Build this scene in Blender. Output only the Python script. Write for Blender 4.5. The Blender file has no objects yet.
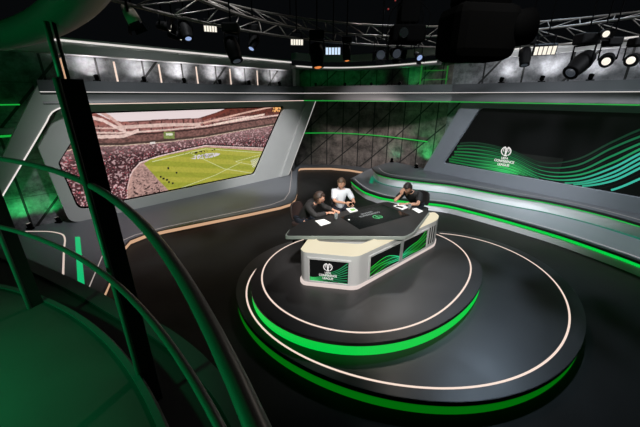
import bpy, bmesh, math, random
import numpy as np
from mathutils import Vector, Matrix
from mathutils.geometry import tessellate_polygon
random.seed(7)
rng = np.random.default_rng(5)
S = bpy.context.scene
COL = S.collection
R = math.radians

# ------------------------------------------------------------------ camera, world, exposure, lights
cd = bpy.data.cameras.new('camera'); cam = bpy.data.objects.new('camera', cd); COL.objects.link(cam)
cam.location = (0, 0, 3.5); cam.rotation_euler = (R(90 - 20.9), 0, 0)
cd.sensor_width = 36; cd.lens = 310 / 640 * 36; cd.clip_start = .03
S.camera = cam
S.view_settings.view_transform = 'Standard'; S.view_settings.look = 'None'
S.view_settings.gamma = 1; S.view_settings.use_curve_mapping = False
S.view_settings.exposure = 0
w = bpy.data.worlds.new('world'); S.world = w; w.use_nodes = True
w.node_tree.nodes['Background'].inputs[0].default_value = (.5, .6, .7, 1)
w.node_tree.nodes['Background'].inputs[1].default_value = .004

def spot(name, loc, target, power, ang, blend=.5, col=(1, 1, 1), rad=.25):
    l = bpy.data.lights.new(name, 'SPOT'); l.energy = power; l.spot_size = R(ang); l.spot_blend = blend
    l.color = col; l.shadow_soft_size = rad
    o = bpy.data.objects.new(name, l); COL.objects.link(o); o.location = loc
    o.rotation_euler = (Vector(target) - Vector(loc)).to_track_quat('-Z', 'Y').to_euler(); return o
def area(name, loc, target, power, sx, sy, col=(1, 1, 1)):
    l = bpy.data.lights.new(name, 'AREA'); l.energy = power; l.shape = 'RECTANGLE'; l.size = sx; l.size_y = sy; l.color = col
    o = bpy.data.objects.new(name, l); COL.objects.link(o); o.location = loc
    o.rotation_euler = (Vector(target) - Vector(loc)).to_track_quat('-Z', 'Y').to_euler(); return o
def point(name, loc, power, col=(1, 1, 1), rad=.1):
    l = bpy.data.lights.new(name, 'POINT'); l.energy = power; l.color = col; l.shadow_soft_size = rad
    o = bpy.data.objects.new(name, l); COL.objects.link(o); o.location = loc; return o
GREEN = (.02, 1, .22)
# stage wash from the lighting grid above the frame, with added fills marked
spot('key_spot', (-.6, 1.6, 7.4), (.9, 5.6, .9), 2200, 34, .6, (1, .98, .96))
spot('face_spot', (2.6, 2.0, 7.2), (1.0, 6.6, 1.3), 1900, 26, .6, (1, .96, .92))
spot('back_spot', (2.6, 11.0, 8.7), (.9, 6.2, 1.1), 800, 26, .6, (.9, .95, 1))
spot('podium_spot', (6.2, 9.0, 8.4), (3.4, 4.8, .2), 1100, 40, .9, (.62, .8, 1))
spot('bench_spot', (-1.6, 4.6, 8.4), (-4.0, 9.4, .6), 3000, 58, .8, (.96, .98, 1))
spot('bench_spot_rear', (.5, 8.0, 8.2), (-1.7, 12.6, .9), 4800, 34, .8, (.98, .98, 1))
spot('step_spot', (8.0, 3.0, 7.6), (4.3, 10.2, .5), 3600, 44, .8, (.9, .95, 1), .7)
spot('step_spot_near', (8.4, 3.4, 6.6), (6.7, 8.2, .6), 2000, 60, .8, (.88, .94, 1), .7)
spot('frame_fill', (1.0, 2.0, 8.6), (5.0, 10.6, 1.0), 4200, 46, .8, (.93, .96, 1), .5)  # added fill, lifts the dark screen's frame and the risers
spot('front_fill', (2.2, -2.4, 5.6), (1.1, 4.9, .8), 2600, 24, .6, (1, .97, .95), .4)  # added fill from behind the camera, brightens the desk front
spot('panel_spot', (.8, 8.6, 5.4), (2.3, 15.4, .4), 1700, 42, .8, (1, .9, .86))
spot('truss_fill', (3.4, 11.5, 8.8), (3.0, 7.0, 4.7), 380, 90, .8, (1, .88, .76))  # added light that brings out the truss tubes
point('balcony_green_lamp', (-3.3, -.7, 2.75), 150, (.02, 1, .26), .15)
spot('balcony_floor_fill', (-2.8, -.5, 5.4), (-2.35, .55, 1.9), 640, 52, .9, (.02, 1, .3), .15)  # added green fill for the balcony floor

# ------------------------------------------------------------------ materials
MATS = {}
def mat(name, col=(.5, .5, .5), rough=.5, metal=0., emit=None, strength=1., noise=0., nscale=6., spec=.5, bump=0.):
    if name in MATS: return MATS[name]
    m = bpy.data.materials.new(name); m.use_nodes = True; nt = m.node_tree; b = nt.nodes['Principled BSDF']
    b.inputs['Base Color'].default_value = (*col, 1); b.inputs['Roughness'].default_value = rough
    b.inputs['Metallic'].default_value = metal; b.inputs['Specular IOR Level'].default_value = spec
    if emit:
        b.inputs['Emission Color'].default_value = (*emit, 1); b.inputs['Emission Strength'].default_value = strength
    if noise:
        tc = nt.nodes.new('ShaderNodeTexCoord'); n = nt.nodes.new('ShaderNodeTexNoise')
        n.inputs['Scale'].default_value = nscale; n.inputs['Detail'].default_value = 6
        nt.links.new(tc.outputs['Object'], n.inputs['Vector'])
        mx = nt.nodes.new('ShaderNodeMix'); mx.data_type = 'RGBA'
        mx.inputs[6].default_value = (*[c * (1 - noise) for c in col], 1); mx.inputs[7].default_value = (*[min(1, c * (1 + noise)) for c in col], 1)
        nt.links.new(n.outputs['Fac'], mx.inputs[0]); nt.links.new(mx.outputs[2], b.inputs['Base Color'])
        mr = nt.nodes.new('ShaderNodeMapRange'); mr.inputs[3].default_value = rough * .8; mr.inputs[4].default_value = min(1, rough * 1.25)
        nt.links.new(n.outputs['Fac'], mr.inputs[0]); nt.links.new(mr.outputs[0], b.inputs['Roughness'])
        if bump:
            bp = nt.nodes.new('ShaderNodeBump'); bp.inputs['Strength'].default_value = bump
            nt.links.new(n.outputs['Fac'], bp.inputs['Height']); nt.links.new(bp.outputs[0], b.inputs['Normal'])
    MATS[name] = m; return m
def mat_vc(name, strength=1.0):        # glowing display face, colours from the mesh's own colour attribute
    m = bpy.data.materials.new(name); m.use_nodes = True; nt = m.node_tree; b = nt.nodes['Principled BSDF']
    a = nt.nodes.new('ShaderNodeVertexColor'); a.layer_name = 'picture'
    b.inputs['Base Color'].default_value = (.01, .01, .01, 1); b.inputs['Roughness'].default_value = .35
    b.inputs['Specular IOR Level'].default_value = .2
    nt.links.new(a.outputs[0], b.inputs['Emission Color']); b.inputs['Emission Strength'].default_value = strength
    MATS[name] = m; return m
def mat_concrete(name, col, pitch, diag, hl=.95):
    """dark concrete-look wall panels: seams, slanted battens and blotches laid out in the wall's own metre UVs"""
    m = bpy.data.materials.new(name); m.use_nodes = True; nt = m.node_tree; b = nt.nodes['Principled BSDF']; N = nt.nodes; L = nt.links
    b.inputs['Roughness'].default_value = .7
    uv = N.new('ShaderNodeUVMap'); uv.uv_map = 'metres'; sp = N.new('ShaderNodeSeparateXYZ'); L.new(uv.outputs[0], sp.inputs[0])
    def mth(op, a, c=None):
        n = N.new('ShaderNodeMath'); n.operation = op
        for i, v in enumerate((a, c)):
            if v is None: continue
            if isinstance(v, (int, float)): n.inputs[i].default_value = v
            else: L.new(v, n.inputs[i])
        return n.outputs[0]
    def line(v, period, wid):
        f = mth('FRACT', mth('DIVIDE', v, period)); d = mth('ABSOLUTE', mth('SUBTRACT', f, .5)); return mth('GREATER_THAN', d, .5 - wid / period / 2)
    v1 = line(sp.outputs[0], pitch, .055)
    v2 = line(mth('SUBTRACT', sp.outputs[0], mth('MULTIPLY', sp.outputs[1], diag)), pitch * 2, .085)
    v3 = line(sp.outputs[1], hl, .022)
    mk = mth('MAXIMUM', mth('MAXIMUM', v1, v2), mth('MULTIPLY', v3, .5))
    n1 = N.new('ShaderNodeTexNoise'); n1.inputs['Scale'].default_value = 2.2; n1.inputs['Detail'].default_value = 9; n1.inputs['Roughness'].default_value = .72
    L.new(uv.outputs[0], n1.inputs['Vector'])
    cr = N.new('ShaderNodeValToRGB'); cr.color_ramp.elements[0].position = .36; cr.color_ramp.elements[1].position = .68
    cr.color_ramp.elements[0].color = (*[c * .25 for c in col], 1); cr.color_ramp.elements[1].color = (*[min(1, c * 1.9) for c in col], 1)
    L.new(n1.outputs['Fac'], cr.inputs[0])
    mx = N.new('ShaderNodeMix'); mx.data_type = 'RGBA'; L.new(mk, mx.inputs[0]); L.new(cr.outputs[0], mx.inputs[6]); mx.inputs[7].default_value = (.004, .004, .004, 1)
    L.new(mx.outputs[2], b.inputs['Base Color'])
    bp = N.new('ShaderNodeBump'); bp.inputs['Strength'].default_value = .25; L.new(n1.outputs['Fac'], bp.inputs['Height']); L.new(bp.outputs[0], b.inputs['Normal'])
    MATS[name] = m; return m

BLACK = mat('black_paint', (.0012, .0012, .0012), .9, spec=.0)
FLOOR = mat('studio_floor', (.010, .0095, .009), .6, noise=.5, nscale=1.3, spec=.22)
DECK = mat('podium_laminate', (.026, .0245, .0245), .36, noise=.25, nscale=1.6, spec=.45)
DECKEDGE = mat('podium_edge', (.008, .008, .008), .35)
BENCH = mat('platform_laminate', (.085, .09, .1), .4, noise=.2, nscale=1.2)
STEPTOP = mat('step_laminate', (.165, .18, .2), .32, noise=.15, nscale=1.2)
STEPLIP = mat('step_lip', (.02, .02, .022), .35)
RISER = mat('step_riser', (.82, .81, .84), .5)
FRAME = mat('frame_grey', (.35, .35, .345), .42, noise=.06, nscale=2)
FRAMER = mat('frame_blue_grey', (.19, .205, .235), .45, noise=.06, nscale=2)
FASCIA = mat('fascia_dark', (.055, .058, .065), .45)
COVE = mat('cove_grey', (.3, .3, .3), .5)
FCOVE = mat('fascia_cove', (.085, .085, .09), .45)
DESKW = mat('desk_pale_grey', (.42, .42, .41), .4)
TABLETOP = mat('table_black', (.010, .0095, .009), .42, spec=.35)
TABLEEDGE = mat('table_edge', (.2, .22, .2), .4)
TOUCH = mat('touchscreen_glass', (.004, .005, .005), .12)
SCREENBLACK = mat('screen_black', (.003, .003, .0035), .45, emit=(.004, .005, .004), strength=.5, spec=.12)
METALD = mat('dark_metal', (.002, .002, .0022), .6, 0., spec=.03)
TRUSS = mat('truss_alloy', (.11, .1, .092), .5, .6)
RAIL = mat('rail_lacquer', (.16, .16, .16), .4)
POST = mat('post_black', (.03, .032, .034), .6, spec=.25)
BALC = mat('balcony_floor', (.05, .06, .06), .7, noise=.35, nscale=2.5)
TRIMB = mat('balcony_trim', (.07, .075, .085), .5)
def led(name, c, s): return mat(name, (.02, .02, .02), .5, emit=c, strength=s)
LEDW = led('led_warm_white', (1, .78, .66), .95)
LEDWHITE = led('led_white', (1, .93, .88), .9)
LEDGOLD = led('led_gold', (1, .6, .36), .62)
LEDG = led('led_green', (.0, .60, .055), 1.0)
LEDG2 = led('led_green_dim', (.0005, .125, .003), 1.0)
LEDGT = led('led_green_thin', (.012, .55, .06), .7)
GLOWTEAL = led('glow_teal', (.01, .5, .32), .32)
LEDCOVE = led('led_cove', (1, .94, .9), .75)
LEDCREAM = led('cream_light_panel', (.89, .79, .56), .92)
LEDPLINTH = led('plinth_light', (1, .84, .78), .72)
LAMPW = led('lamp_white', (1, .93, .8), 6)
LAMPC = led('lamp_cool', (.65, .8, 1), 1.0)
LAMPO = led('lamp_orange', (1, .3, .08), .8)
PAPER = mat('paper', (.8, .8, .78), .7)
WHITELOGO = led('logo_white', (1, .95, .93), .85)
GREENLOGO = led('logo_green', (.05, .7, .2), .6)
SKIN = mat('skin', (.52, .27, .18), .5)
SKINL = mat('lips', (.32, .12, .1), .5)
EYEW = mat('eye_white', (.7, .68, .65), .3); EYED = mat('iris_dark', (.02, .014, .01), .2)

# ------------------------------------------------------------------ mesh helpers
class MB:
    def __init__(s): s.v = []; s.f = []; s.mi = []; s.cur = 0; s.smooth = set()
    def _add(s, vs, fs, smooth=False):
        o = len(s.v); s.v += [tuple(map(float, v)) for v in vs]
        for f in fs:
            if smooth: s.smooth.add(len(s.f))
            s.f.append(tuple(i + o for i in f)); s.mi.append(s.cur)
        return s
    def box(s, c, d, rz=0., M=None):
        x, y, z = d[0] / 2, d[1] / 2, d[2] / 2
        vs = [Vector((i * x, j * y, k * z)) for k in (-1, 1) for j in (-1, 1) for i in (-1, 1)]
        Q = M if M is not None else Matrix.Rotation(rz, 3, 'Z')
        vs = [Q @ v + Vector(c) for v in vs]
        return s._add(vs, [(0, 2, 3, 1), (4, 5, 7, 6), (0, 1, 5, 4), (2, 6, 7, 3), (0, 4, 6, 2), (1, 3, 7, 5)])
    def bar(s, a, b, wx, wy, up=(0, 0, 1)):
        a = Vector(a); b = Vector(b); d = (b - a); L = d.length; d.normalize(); u = Vector(up)
        if abs(d.dot(u)) > .99: u = Vector((1, 0, 0))
        x = d.cross(u).normalized(); y = x.cross(d).normalized(); M = Matrix((x, y, d)).transposed()
        return s.box((a + b) / 2, (wx, wy, L), M=M)
    def tube(s, pts, r, n=10, cap=True, closed=False):
        pts = [Vector(p) for p in pts]; m = len(pts); rs = r if isinstance(r, (list, tuple)) else [r] * m
        vs = []; prev = None
        for i, p in enumerate(pts):
            if closed: t = pts[(i + 1) % m] - pts[i - 1]
            else: t = pts[min(i + 1, m - 1)] - pts[max(i - 1, 0)]
            t.normalize()
            if prev is None:
                u = Vector((0, 0, 1)) if abs(t.z) < .95 else Vector((1, 0, 0)); x = t.cross(u).normalized()
            else: x = (prev - t * prev.dot(t)).normalized()
            prev = x; y = t.cross(x)
            for k in range(n):
                a = 2 * math.pi * k / n; vs.append(p + (x * math.cos(a) + y * math.sin(a)) * rs[i])
        fs = []
        for i in range(m if closed else m - 1):
            j = (i + 1) % m
            for k in range(n): fs.append((i * n + k, i * n + (k + 1) % n, j * n + (k + 1) % n, j * n + k))
        s._add(vs, fs, True)
        if cap and not closed:
            o = len(s.v) - m * n
            s.f.append(tuple(o + k for k in range(n))[::-1]); s.mi.append(s.cur)
            s.f.append(tuple(o + (m - 1) * n + k for k in range(n))); s.mi.append(s.cur)
        return s
    def lathe(s, prof, n=20, M=None, c=(0, 0, 0)):
        vs = []
        for r, z in prof:
            for k in range(n):
                a = 2 * math.pi * k / n; v = Vector((r * math.cos(a), r * math.sin(a), z))
                vs.append((M @ v if M is not None else v) + Vector(c))
        fs = [(i * n + k, i * n + (k + 1) % n, (i + 1) * n + (k + 1) % n, (i + 1) * n + k) for i in range(len(prof) - 1) for k in range(n)]
        m = len(prof); s._add(vs, fs, True); o = len(s.v) - m * n
        s.f.append(tuple(o + k for k in range(n))[::-1]); s.mi.append(s.cur)
        s.f.append(tuple(o + (m - 1) * n + k for k in range(n))); s.mi.append(s.cur); return s
    def ell(s, c, r, M=None, nu=14, nv=9):
        vs = []; fs = []
        for j in range(nv + 1):
            t = math.pi * j / nv
            for i in range(nu):
                a = 2 * math.pi * i / nu
                v = Vector((r[0] * math.sin(t) * math.cos(a), r[1] * math.sin(t) * math.sin(a), r[2] * math.cos(t)))
                vs.append((M @ v if M is not None else v) + Vector(c))
        for j in range(nv):
            for i in range(nu): fs.append((j * nu + i, (j + 1) * nu + i, (j + 1) * nu + (i + 1) % nu, j * nu + (i + 1) % nu))
        return s._add(vs, fs, True)
    def prism(s, poly, z0, z1, holes=()):
        """horizontal polygon raised from z0 to z1"""
        T = lambda p, z: (p[0], p[1], z)
        return s.slab([poly] + list(holes), lambda p, d: T(p, z0 + d), z1 - z0)
    def slab(s, loops, fn, th):
        """planar loops (outer + holes) in 2D, fn(p, depth)->3D, extruded th"""
        flat = [p for l in loops for p in l]; n = len(flat)
        tri = tessellate_polygon([[Vector((p[0], p[1], 0)) for p in l] for l in loops])
        vs = [fn(p, 0) for p in flat] + [fn(p, th) for p in flat]
        fs = [tuple(t) for t in tri] + [tuple(i + n for i in t[::-1]) for t in tri]
        o = 0
        for l in loops:
            m = len(l)
            for i in range(m): a = o + i; b = o + (i + 1) % m; fs.append((a, b, b + n, a + n))
            o += m
        return s._add(vs, fs)
    def loft(s, loops, closed=True, caps=False, smooth=False):
        m = len(loops[0]); vs = [p for l in loops for p in l]; fs = []
        for j in range(len(loops) - 1):
            for i in range(m if closed else m - 1):
                k = (i + 1) % m; fs.append((j * m + i, j * m + k, (j + 1) * m + k, (j + 1) * m + i))
        s._add(vs, fs, smooth)
        if caps:
            o = len(s.v) - len(vs)
            for base, rev in ((o, True), (o + (len(loops) - 1) * m, False)):
                tri = tessellate_polygon([[Vector((s.v[base + i][0], s.v[base + i][1], 0)) for i in range(m)]])
                for t in tri: s.f.append(tuple(base + i for i in t)); s.mi.append(s.cur)
        return s
    def build(s, name, mats, parent=None, bevel=0.):
        me = bpy.data.meshes.new(name)
        loc = Vector(parent.location) if (parent is not None and parent.get('_world')) else Vector((0, 0, 0))
        if parent is not None and parent.parent is not None and parent.get('_w2'): loc = Vector(parent['_w2'])
        me.from_pydata([Vector(v) - loc for v in s.v], [], s.f)
        if not isinstance(mats, (list, tuple)): mats = [mats]
        for m in mats: me.materials.append(m)
        for i, p in enumerate(me.polygons):
            p.material_index = s.mi[i]; p.use_smooth = i in s.smooth
        bm = bmesh.new(); bm.from_mesh(me); bmesh.ops.recalc_face_normals(bm, faces=bm.faces); bm.to_mesh(me); bm.free()
        o = bpy.data.objects.new(name, me); COL.objects.link(o)
        if parent is not None:
            o.parent = parent
            if parent.get('_world') or parent.get('_w2'): o['_w2'] = tuple(loc)
        if bevel:
            b = o.modifiers.new('bevel', 'BEVEL'); b.width = bevel; b.segments = 2; b.limit_method = 'ANGLE'; b.angle_limit = R(40)
        return o
def tag(o, label, cat, group=None, kind=None):
    o['label'] = label; o['category'] = cat
    if group: o['group'] = group
    if kind: o['kind'] = kind
    return o
def thing(name, label, cat, loc=(0, 0, 0), group=None, world=True, rz=0.):
    """an Empty at the thing's base; parts built under a world=True thing are given in world coordinates"""
    o = bpy.data.objects.new(name, None); COL.objects.link(o); o.location = loc; o.rotation_euler = (0, 0, rz); o.empty_display_size = .1
    if world: o['_world'] = 1
    return tag(o, label, cat, group)
def struct(name, mb, m, bevel=0.):
    o = mb.build(name, m, None, bevel); o['kind'] = 'structure'; return o
def copy_tree(o, parent=None):
    c = o.copy(); COL.objects.link(c); c.parent = parent
    for ch in list(o.children): copy_tree(ch, c)
    return c
def rounded(poly, r, n=5):
    out = []; m = len(poly)
    for i in range(m):
        rr = r[i] if isinstance(r, (list, tuple)) else r
        p = Vector(poly[i][:2]); a = Vector(poly[i - 1][:2]) - p; b = Vector(poly[(i + 1) % m][:2]) - p
        if rr <= 0: out.append(tuple(p)); continue
        q = min(rr, a.length * .45, b.length * .45); A = p + a.normalized() * q; B = p + b.normalized() * q
        for k in range(n + 1):
            t = k / n; out.append(tuple(A * (1 - t) ** 2 + p * 2 * t * (1 - t) + B * t * t))
    return out
def smooth_path(P, n=6):
    P = [Vector(p) for p in P]; out = []
    for i in range(len(P) - 1):
        p0 = P[max(i - 1, 0)]; p1 = P[i]; p2 = P[i + 1]; p3 = P[min(i + 2, len(P) - 1)]
        for k in range(n):
            t = k / n; out.append(.5 * (2 * p1 + (p2 - p0) * t + (2 * p0 - 5 * p1 + 4 * p2 - p3) * t * t + (3 * p1 - p0 - 3 * p2 + p3) * t ** 3))
    out.append(P[-1]); return out
def offset2(P, d):
    """open 2D path pushed sideways by d (to its left when d > 0)"""
    P = [Vector(p[:2]) for p in P]; out = []
    for i, p in enumerate(P):
        t = (P[min(i + 1, len(P) - 1)] - P[max(i - 1, 0)]).normalized(); out.append(p + Vector((-t.y, t.x)) * d)
    return out
def ribbon(mb, P, wdt, z0, z1):
    """flat strip of given width following an open 2D path, from z0 to z1"""
    a = offset2(P, wdt / 2); b = offset2(P, -wdt / 2)
    return mb.loft([[(p.x, p.y, z0) for p in a], [(p.x, p.y, z1) for p in a], [(p.x, p.y, z1) for p in b], [(p.x, p.y, z0) for p in b], [(p.x, p.y, z0) for p in a]], closed=False)
def text_mesh(txt, size, align='CENTER'):
    c = bpy.data.curves.new('lettering', 'FONT'); c.body = txt; c.size = size; c.align_x = align; c.align_y = 'CENTER'; c.extrude = .002; c.offset = size * .022
    o = bpy.data.objects.new('lettering', c); COL.objects.link(o); dg = bpy.context.evaluated_depsgraph_get(); dg.update()
    me = bpy.data.meshes.new_from_object(o.evaluated_get(dg)); V = [v.co.copy() for v in me.vertices]; F = [tuple(p.vertices) for p in me.polygons]
    bpy.data.objects.remove(o); bpy.data.curves.remove(c); bpy.data.meshes.remove(me); return V, F
def put_text(mb, txt, size, fn, x=0, y=0, sx=1., h=None):
    V, F = text_mesh(txt, size); k = 1.
    mb._add([fn((v.x * sx + x, v.y + y), v.z + .004) for v in V], F)
def emblem(mb, fn, cx, cy, h):
    """trophy inside two open arcs"""
    def stroke(pts, wd):
        P = [Vector(p) for p in pts]; a = offset2(P, wd / 2); b = offset2(P, -wd / 2); n = len(P)
        mb._add([fn((p.x, p.y), .004) for p in a] + [fn((p.x, p.y), .004) for p in b], [(i, i + 1, n + i + 1, n + i) for i in range(n - 1)])
    r = h * .46
    for s in (-1, 1):
        stroke([(cx + s * r * 1.02 * math.cos(a), cy + h * .03 + r * math.sin(a)) for a in np.linspace(R(-62), R(76), 16)], h * .1)
        stroke([(cx + s * r * .62 * math.cos(a), cy + h * .12 + r * .66 * math.sin(a)) for a in np.linspace(R(-30), R(66), 10)], h * .06)
    for k in (-1.0, -.33, .33, 1.0):
        stroke([(cx + k * h * .12, cy + h * .42), (cx + k * h * .11, cy + h * .1), (cx + k * h * .05, cy - h * .2), (cx + k * h * .07, cy - h * .34)], h * .055)
    stroke([(cx - h * .17, cy - h * .43), (cx + h * .17, cy - h * .43)], h * .13)
def logo(mb, fn, cx, cy, h):
    """emblem with its three lines of lettering, emblem height h, centred at cx, cy"""
    emblem(mb, fn, cx, cy, h)
    put_text(mb, 'UEFA', h * .3, fn, cx, cy - h * .72)
    put_text(mb, 'CONFERENCE', h * .38, fn, cx, cy - h * 1.06, .84)
    put_text(mb, 'LEAGUE', h * .38, fn, cx, cy - h * 1.44, .88)

# ------------------------------------------------------------------ the set's plan
LA = Vector((-6.07, 8.9)); LU = Vector((.702, .712)).normalized(); LN = Vector((LU.y, -LU.x))      # long wall of the stadium screen
RA = Vector((4.12, 12.21)); RU = Vector((.627, -.779)).normalized(); RN = Vector((-abs(RU.y), -abs(RU.x)))  # wall of the dark screen
def LP(t, z, d=0.): p = LA + LU * t + LN * d; return Vector((p.x, p.y, z))
def RP(t, z, d=0.): p = RA + RU * t + RN * d; return Vector((p.x, p.y, z))

# floor, ceiling, walls
struct('floor', MB().prism([(-14, -8), (14, -8), (14, 20), (-14, 20)], -.1, 0), FLOOR)
struct('ceiling', MB().prism([(-14, -8), (14, -8), (14, 20), (-14, 20)], 9.0, 9.1), BLACK)
def wall(name, path, z0, z1, m, thick=.15, u0=0.):
    me = bpy.data.meshes.new(name); P = [Vector(p) for p in path]; back = offset2(P, thick); n = len(P)
    vs = [(p.x, p.y, z) for z in (z0, z1) for p in P] + [(p.x, p.y, z) for z in (z0, z1) for p in back]
    fs = []; uvs = []; L = [u0]
    for i in range(1, n): L.append(L[-1] + (P[i] - P[i - 1]).length)
    for i in range(n - 1):
        fs.append((i, i + 1, n + i + 1, n + i)); uvs.append([(L[i], z0), (L[i + 1], z0), (L[i + 1], z1), (L[i], z1)])
    for i in range(n - 1):
        fs.append((2 * n + i, 3 * n + i, 3 * n + i + 1, 2 * n + i + 1)); uvs.append([(0, 0)] * 4)
        fs.append((n + i, n + i + 1, 3 * n + i + 1, 3 * n + i)); uvs.append([(0, 0)] * 4)
        fs.append((i, 2 * n + i, 2 * n + i + 1, i + 1)); uvs.append([(0, 0)] * 4)
    fs.append((0, n, 3 * n, 2 * n)); uvs.append([(0, 0)] * 4); fs.append((n - 1, 3 * n - 1, 4 * n - 1, 2 * n - 1)[::1]); uvs.append([(0, 0)] * 4)
    me.from_pydata(vs, [], fs); ul = me.uv_layers.new(name='metres'); k = 0
    for f in uvs:
        for q in f: ul.data[k].uv = q; k += 1
    me.materials.append(m); o = bpy.data.objects.new(name, me); COL.objects.link(o); o['kind'] = 'structure'; return o
CONC = mat_concrete('concrete_panels', (.15, .15, .16), 1.2, .9)
CONCB = mat_concrete('concrete_panels_brown', (.11, .092, .085), .8, 1.15, 2.9)
p0 = LP(-6.5, 0, -.6); p1 = LP(7.55, 0, -.6)
wall('wall_left', [p0.xy, p1.xy], 0, 4.75, CONC, u0=.35)
q0 = RP(.4, 0, -.55); q1 = RP(9, 0, -.55)
bw = [(-1.5, 14.7), (-1.75, 15.75), (-1.0, 15.92), (0, 15.98), (1.0, 15.86), (2.0, 15.42), (3.0, 14.6), (3.9, 13.5), tuple(q0.xy)]
bwp = [Vector(bw[0])] + [p.xy for p in smooth_path([Vector((*p, 0)) for p in bw[1:]], 5)]
wall('wall_back', bwp, 0, 4.75, CONCB)
wall('wall_right', [q0.xy, q1.xy], 0, 4.75, CONC, u0=.1)
struct('wall_rear', MB().box((0, -7.6, 4.5), (28, .2, 9)), BLACK)
# column where the upper panels end
struct('trim_1', MB().box((-1.05, 14.75, 4.2), (.22, .22, .9), R(45)), FRAME)

# horizontal LED line across the curved wall
t = thing('light_strip', 'green LED line running across the curved concrete panel wall', 'light strip', (0, 15.9, 1.72), 'green LED lines on the walls')
pth = [(-1.3, 15.78), (-.5, 15.88), (.3, 15.9), (1.0, 15.8), (1.95, 15.38), (2.9, 14.62), (3.8, 13.55), (4.35, 12.8)]
ribbon(MB(), smooth_path([Vector((*p, 0)) for p in pth], 5), .05, 1.715, 1.75).build('tube', LEDGT, t)

# overhead fascia (soffit beam) and the cove above the upper panels
def prof_run(mb, fnA, fnB, prof):       # straight extrusion of a (depth, height) profile between two ends
    A = [fnA(d, z) for d, z in prof]; B = [fnB(d, z) for d, z in prof]; n = len(prof)
    mb._add(A + B, [(i, (i + 1) % n, n + (i + 1) % n, n + i) for i in range(n)] + [tuple(range(n))[::-1], tuple(range(n, 2 * n))])
FPROF = [(-.5, 3.84), (.34, 3.84), (.34, 3.615), (.36, 3.6), (.36, 3.585), (.30, 3.55), (.275, 3.48), (.27, 3.40), (.29, 3.335), (.30, 3.30), (.30, 3.285), (-.5, 3.285)]
# mitre points of the run: stadium side, over the curved wall, dark-screen side
def mitre(fn0, t0, d, z): return fn0(t0, z, d)
cornerL = lambda d, z: Vector((*(LP(7.35, 0, d).xy * 1), z))
cornerR = lambda d, z: Vector((*(RP(.95, 0, d).xy * 1), z))
mb = MB(); prof_run(mb, lambda d, z: LP(-1.12, z, d), cornerL, FPROF); struct('trim_2', mb, [FASCIA])
mb = MB(); prof_run(mb, cornerL, cornerR, FPROF); struct('trim_3', mb, [FASCIA])
mb = MB(); prof_run(mb, cornerR, lambda d, z: RP(8.6, z, d), FPROF); struct('trim_4', mb, [FASCIA])
def strip(name, label, fa, fb, d, z, h, m, group, cat='light strip', w=.02):
    A = fa(d, z); B = fb(d, z); o = MB().bar(A, B, w, h).build(name, m); tag(o, label, cat, group); return o
fL = lambda d, z: LP(-1.12, z, d); fR = lambda d, z: RP(8.6, z, d)
CG = 'cove lights under the overhead fascia'
for a, b, lb in ((fL, cornerL, 'white cove light along the overhead fascia above the stadium screen'),
                 (cornerL, cornerR, 'white cove light along the fascia over the curved panel wall'),
                 (cornerR, fR, 'white cove light along the fascia above the dark wave screen')):
    strip('cove_light', lb, a, b, .345, 3.575, .02, LEDCOVE, CG)
EG = 'thin LED lines on the lower edge of the fascia'
strip('edge_light', 'thin warm white LED line under the fascia above the stadium screen', lambda d, z: LP(-.3, z, d), cornerL, .315, 3.285, .022, LEDW, EG)
strip('edge_light', 'thin green LED line under the fascia over the curved panel wall', cornerL, cornerR, .315, 3.285, .028, LEDGT, EG)
strip('edge_light', 'thin green LED line under the fascia above the dark wave screen', cornerR, fR, .315, 3.285, .028, LEDGT, EG)
# painted pale inner curve of the fascia
for nm, a, b in (('trim_5', fL, cornerL), ('trim_6', cornerL, cornerR), ('trim_7', cornerR, fR)):
    mb = MB(); pr = [(.335, 3.56), (.31, 3.54), (.29, 3.48), (.285, 3.40), (.305, 3.34), (.315, 3.31)]
    mb.loft([[a(d, z) for d, z in pr], [b(d, z) for d, z in pr]], closed=False, smooth=True); struct(nm, mb, FCOVE)
mb = MB(); ca_ = cornerL(.2, 0); cb_ = cornerR(.2, 0); mb.prism([(ca_.x, ca_.y), (cb_.x, cb_.y)] + [tuple(p) for p in bwp[::-1]], 3.79, 3.83); struct('soffit_shade_plate', mb, FASCIA)  # unseen plate added to block light off the upper back wall
# upper cove
CPROF = [(-.6, 4.86), (.0, 4.86), (.0, 4.82), (-.06, 4.78), (-.1, 4.68), (-.1, 4.5), (-.6, 4.5)]
cL0 = lambda d, z: LP(-5.5, z, d - .1); cL1 = lambda d, z: LP(7.1, z - .04, d - .1)
mb = MB(); prof_run(mb, cL0, cL1, CPROF); struct('trim_8', mb, COVE)
strip('cove_light', 'white cove light along the top ledge over the upper concrete panels', cL0, cL1, -.02, 4.79, .05, LEDCOVE, 'cove lights on the top ledges')
cu = [(-1.1, 14.2), (-.2, 14.9), (1.0, 15.1), (2.2, 14.6), (3.2, 13.7), (4.3, 12.4)]
cup = [p.xy for p in smooth_path([Vector((*p, 0)) for p in cu], 5)]
for nm, z0, z1 in (('trim_9', 4.52, 4.66), ('trim_10', 4.86, 5.12)):
    mb = MB(); ribbon(mb, cup, .3, z0, z1); struct(nm, mb, COVE)
mb = MB(); ribbon(mb, offset2(cup, -.16), .02, 4.6, 4.64); tag(mb.build('cove_light', LEDCOVE), 'curved white cove light over the green lit gallery', 'light strip', 'cove lights on the top ledges')
cR0 = lambda d, z: RP(-.2, z, d - .3); cR1 = lambda d, z: RP(8.6, z, d - .3)
mb = MB(); prof_run(mb, cR0, cR1, [(d * .6, 4.61 + (z - 4.5) * .6) for d, z in CPROF]); struct('trim_11', mb, COVE)
strip('cove_light', 'white cove light along the top ledge above the dark wave screen side', cR0, cR1, .0, 4.80, .03, LEDCOVE, 'cove lights on the top ledges')

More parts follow.
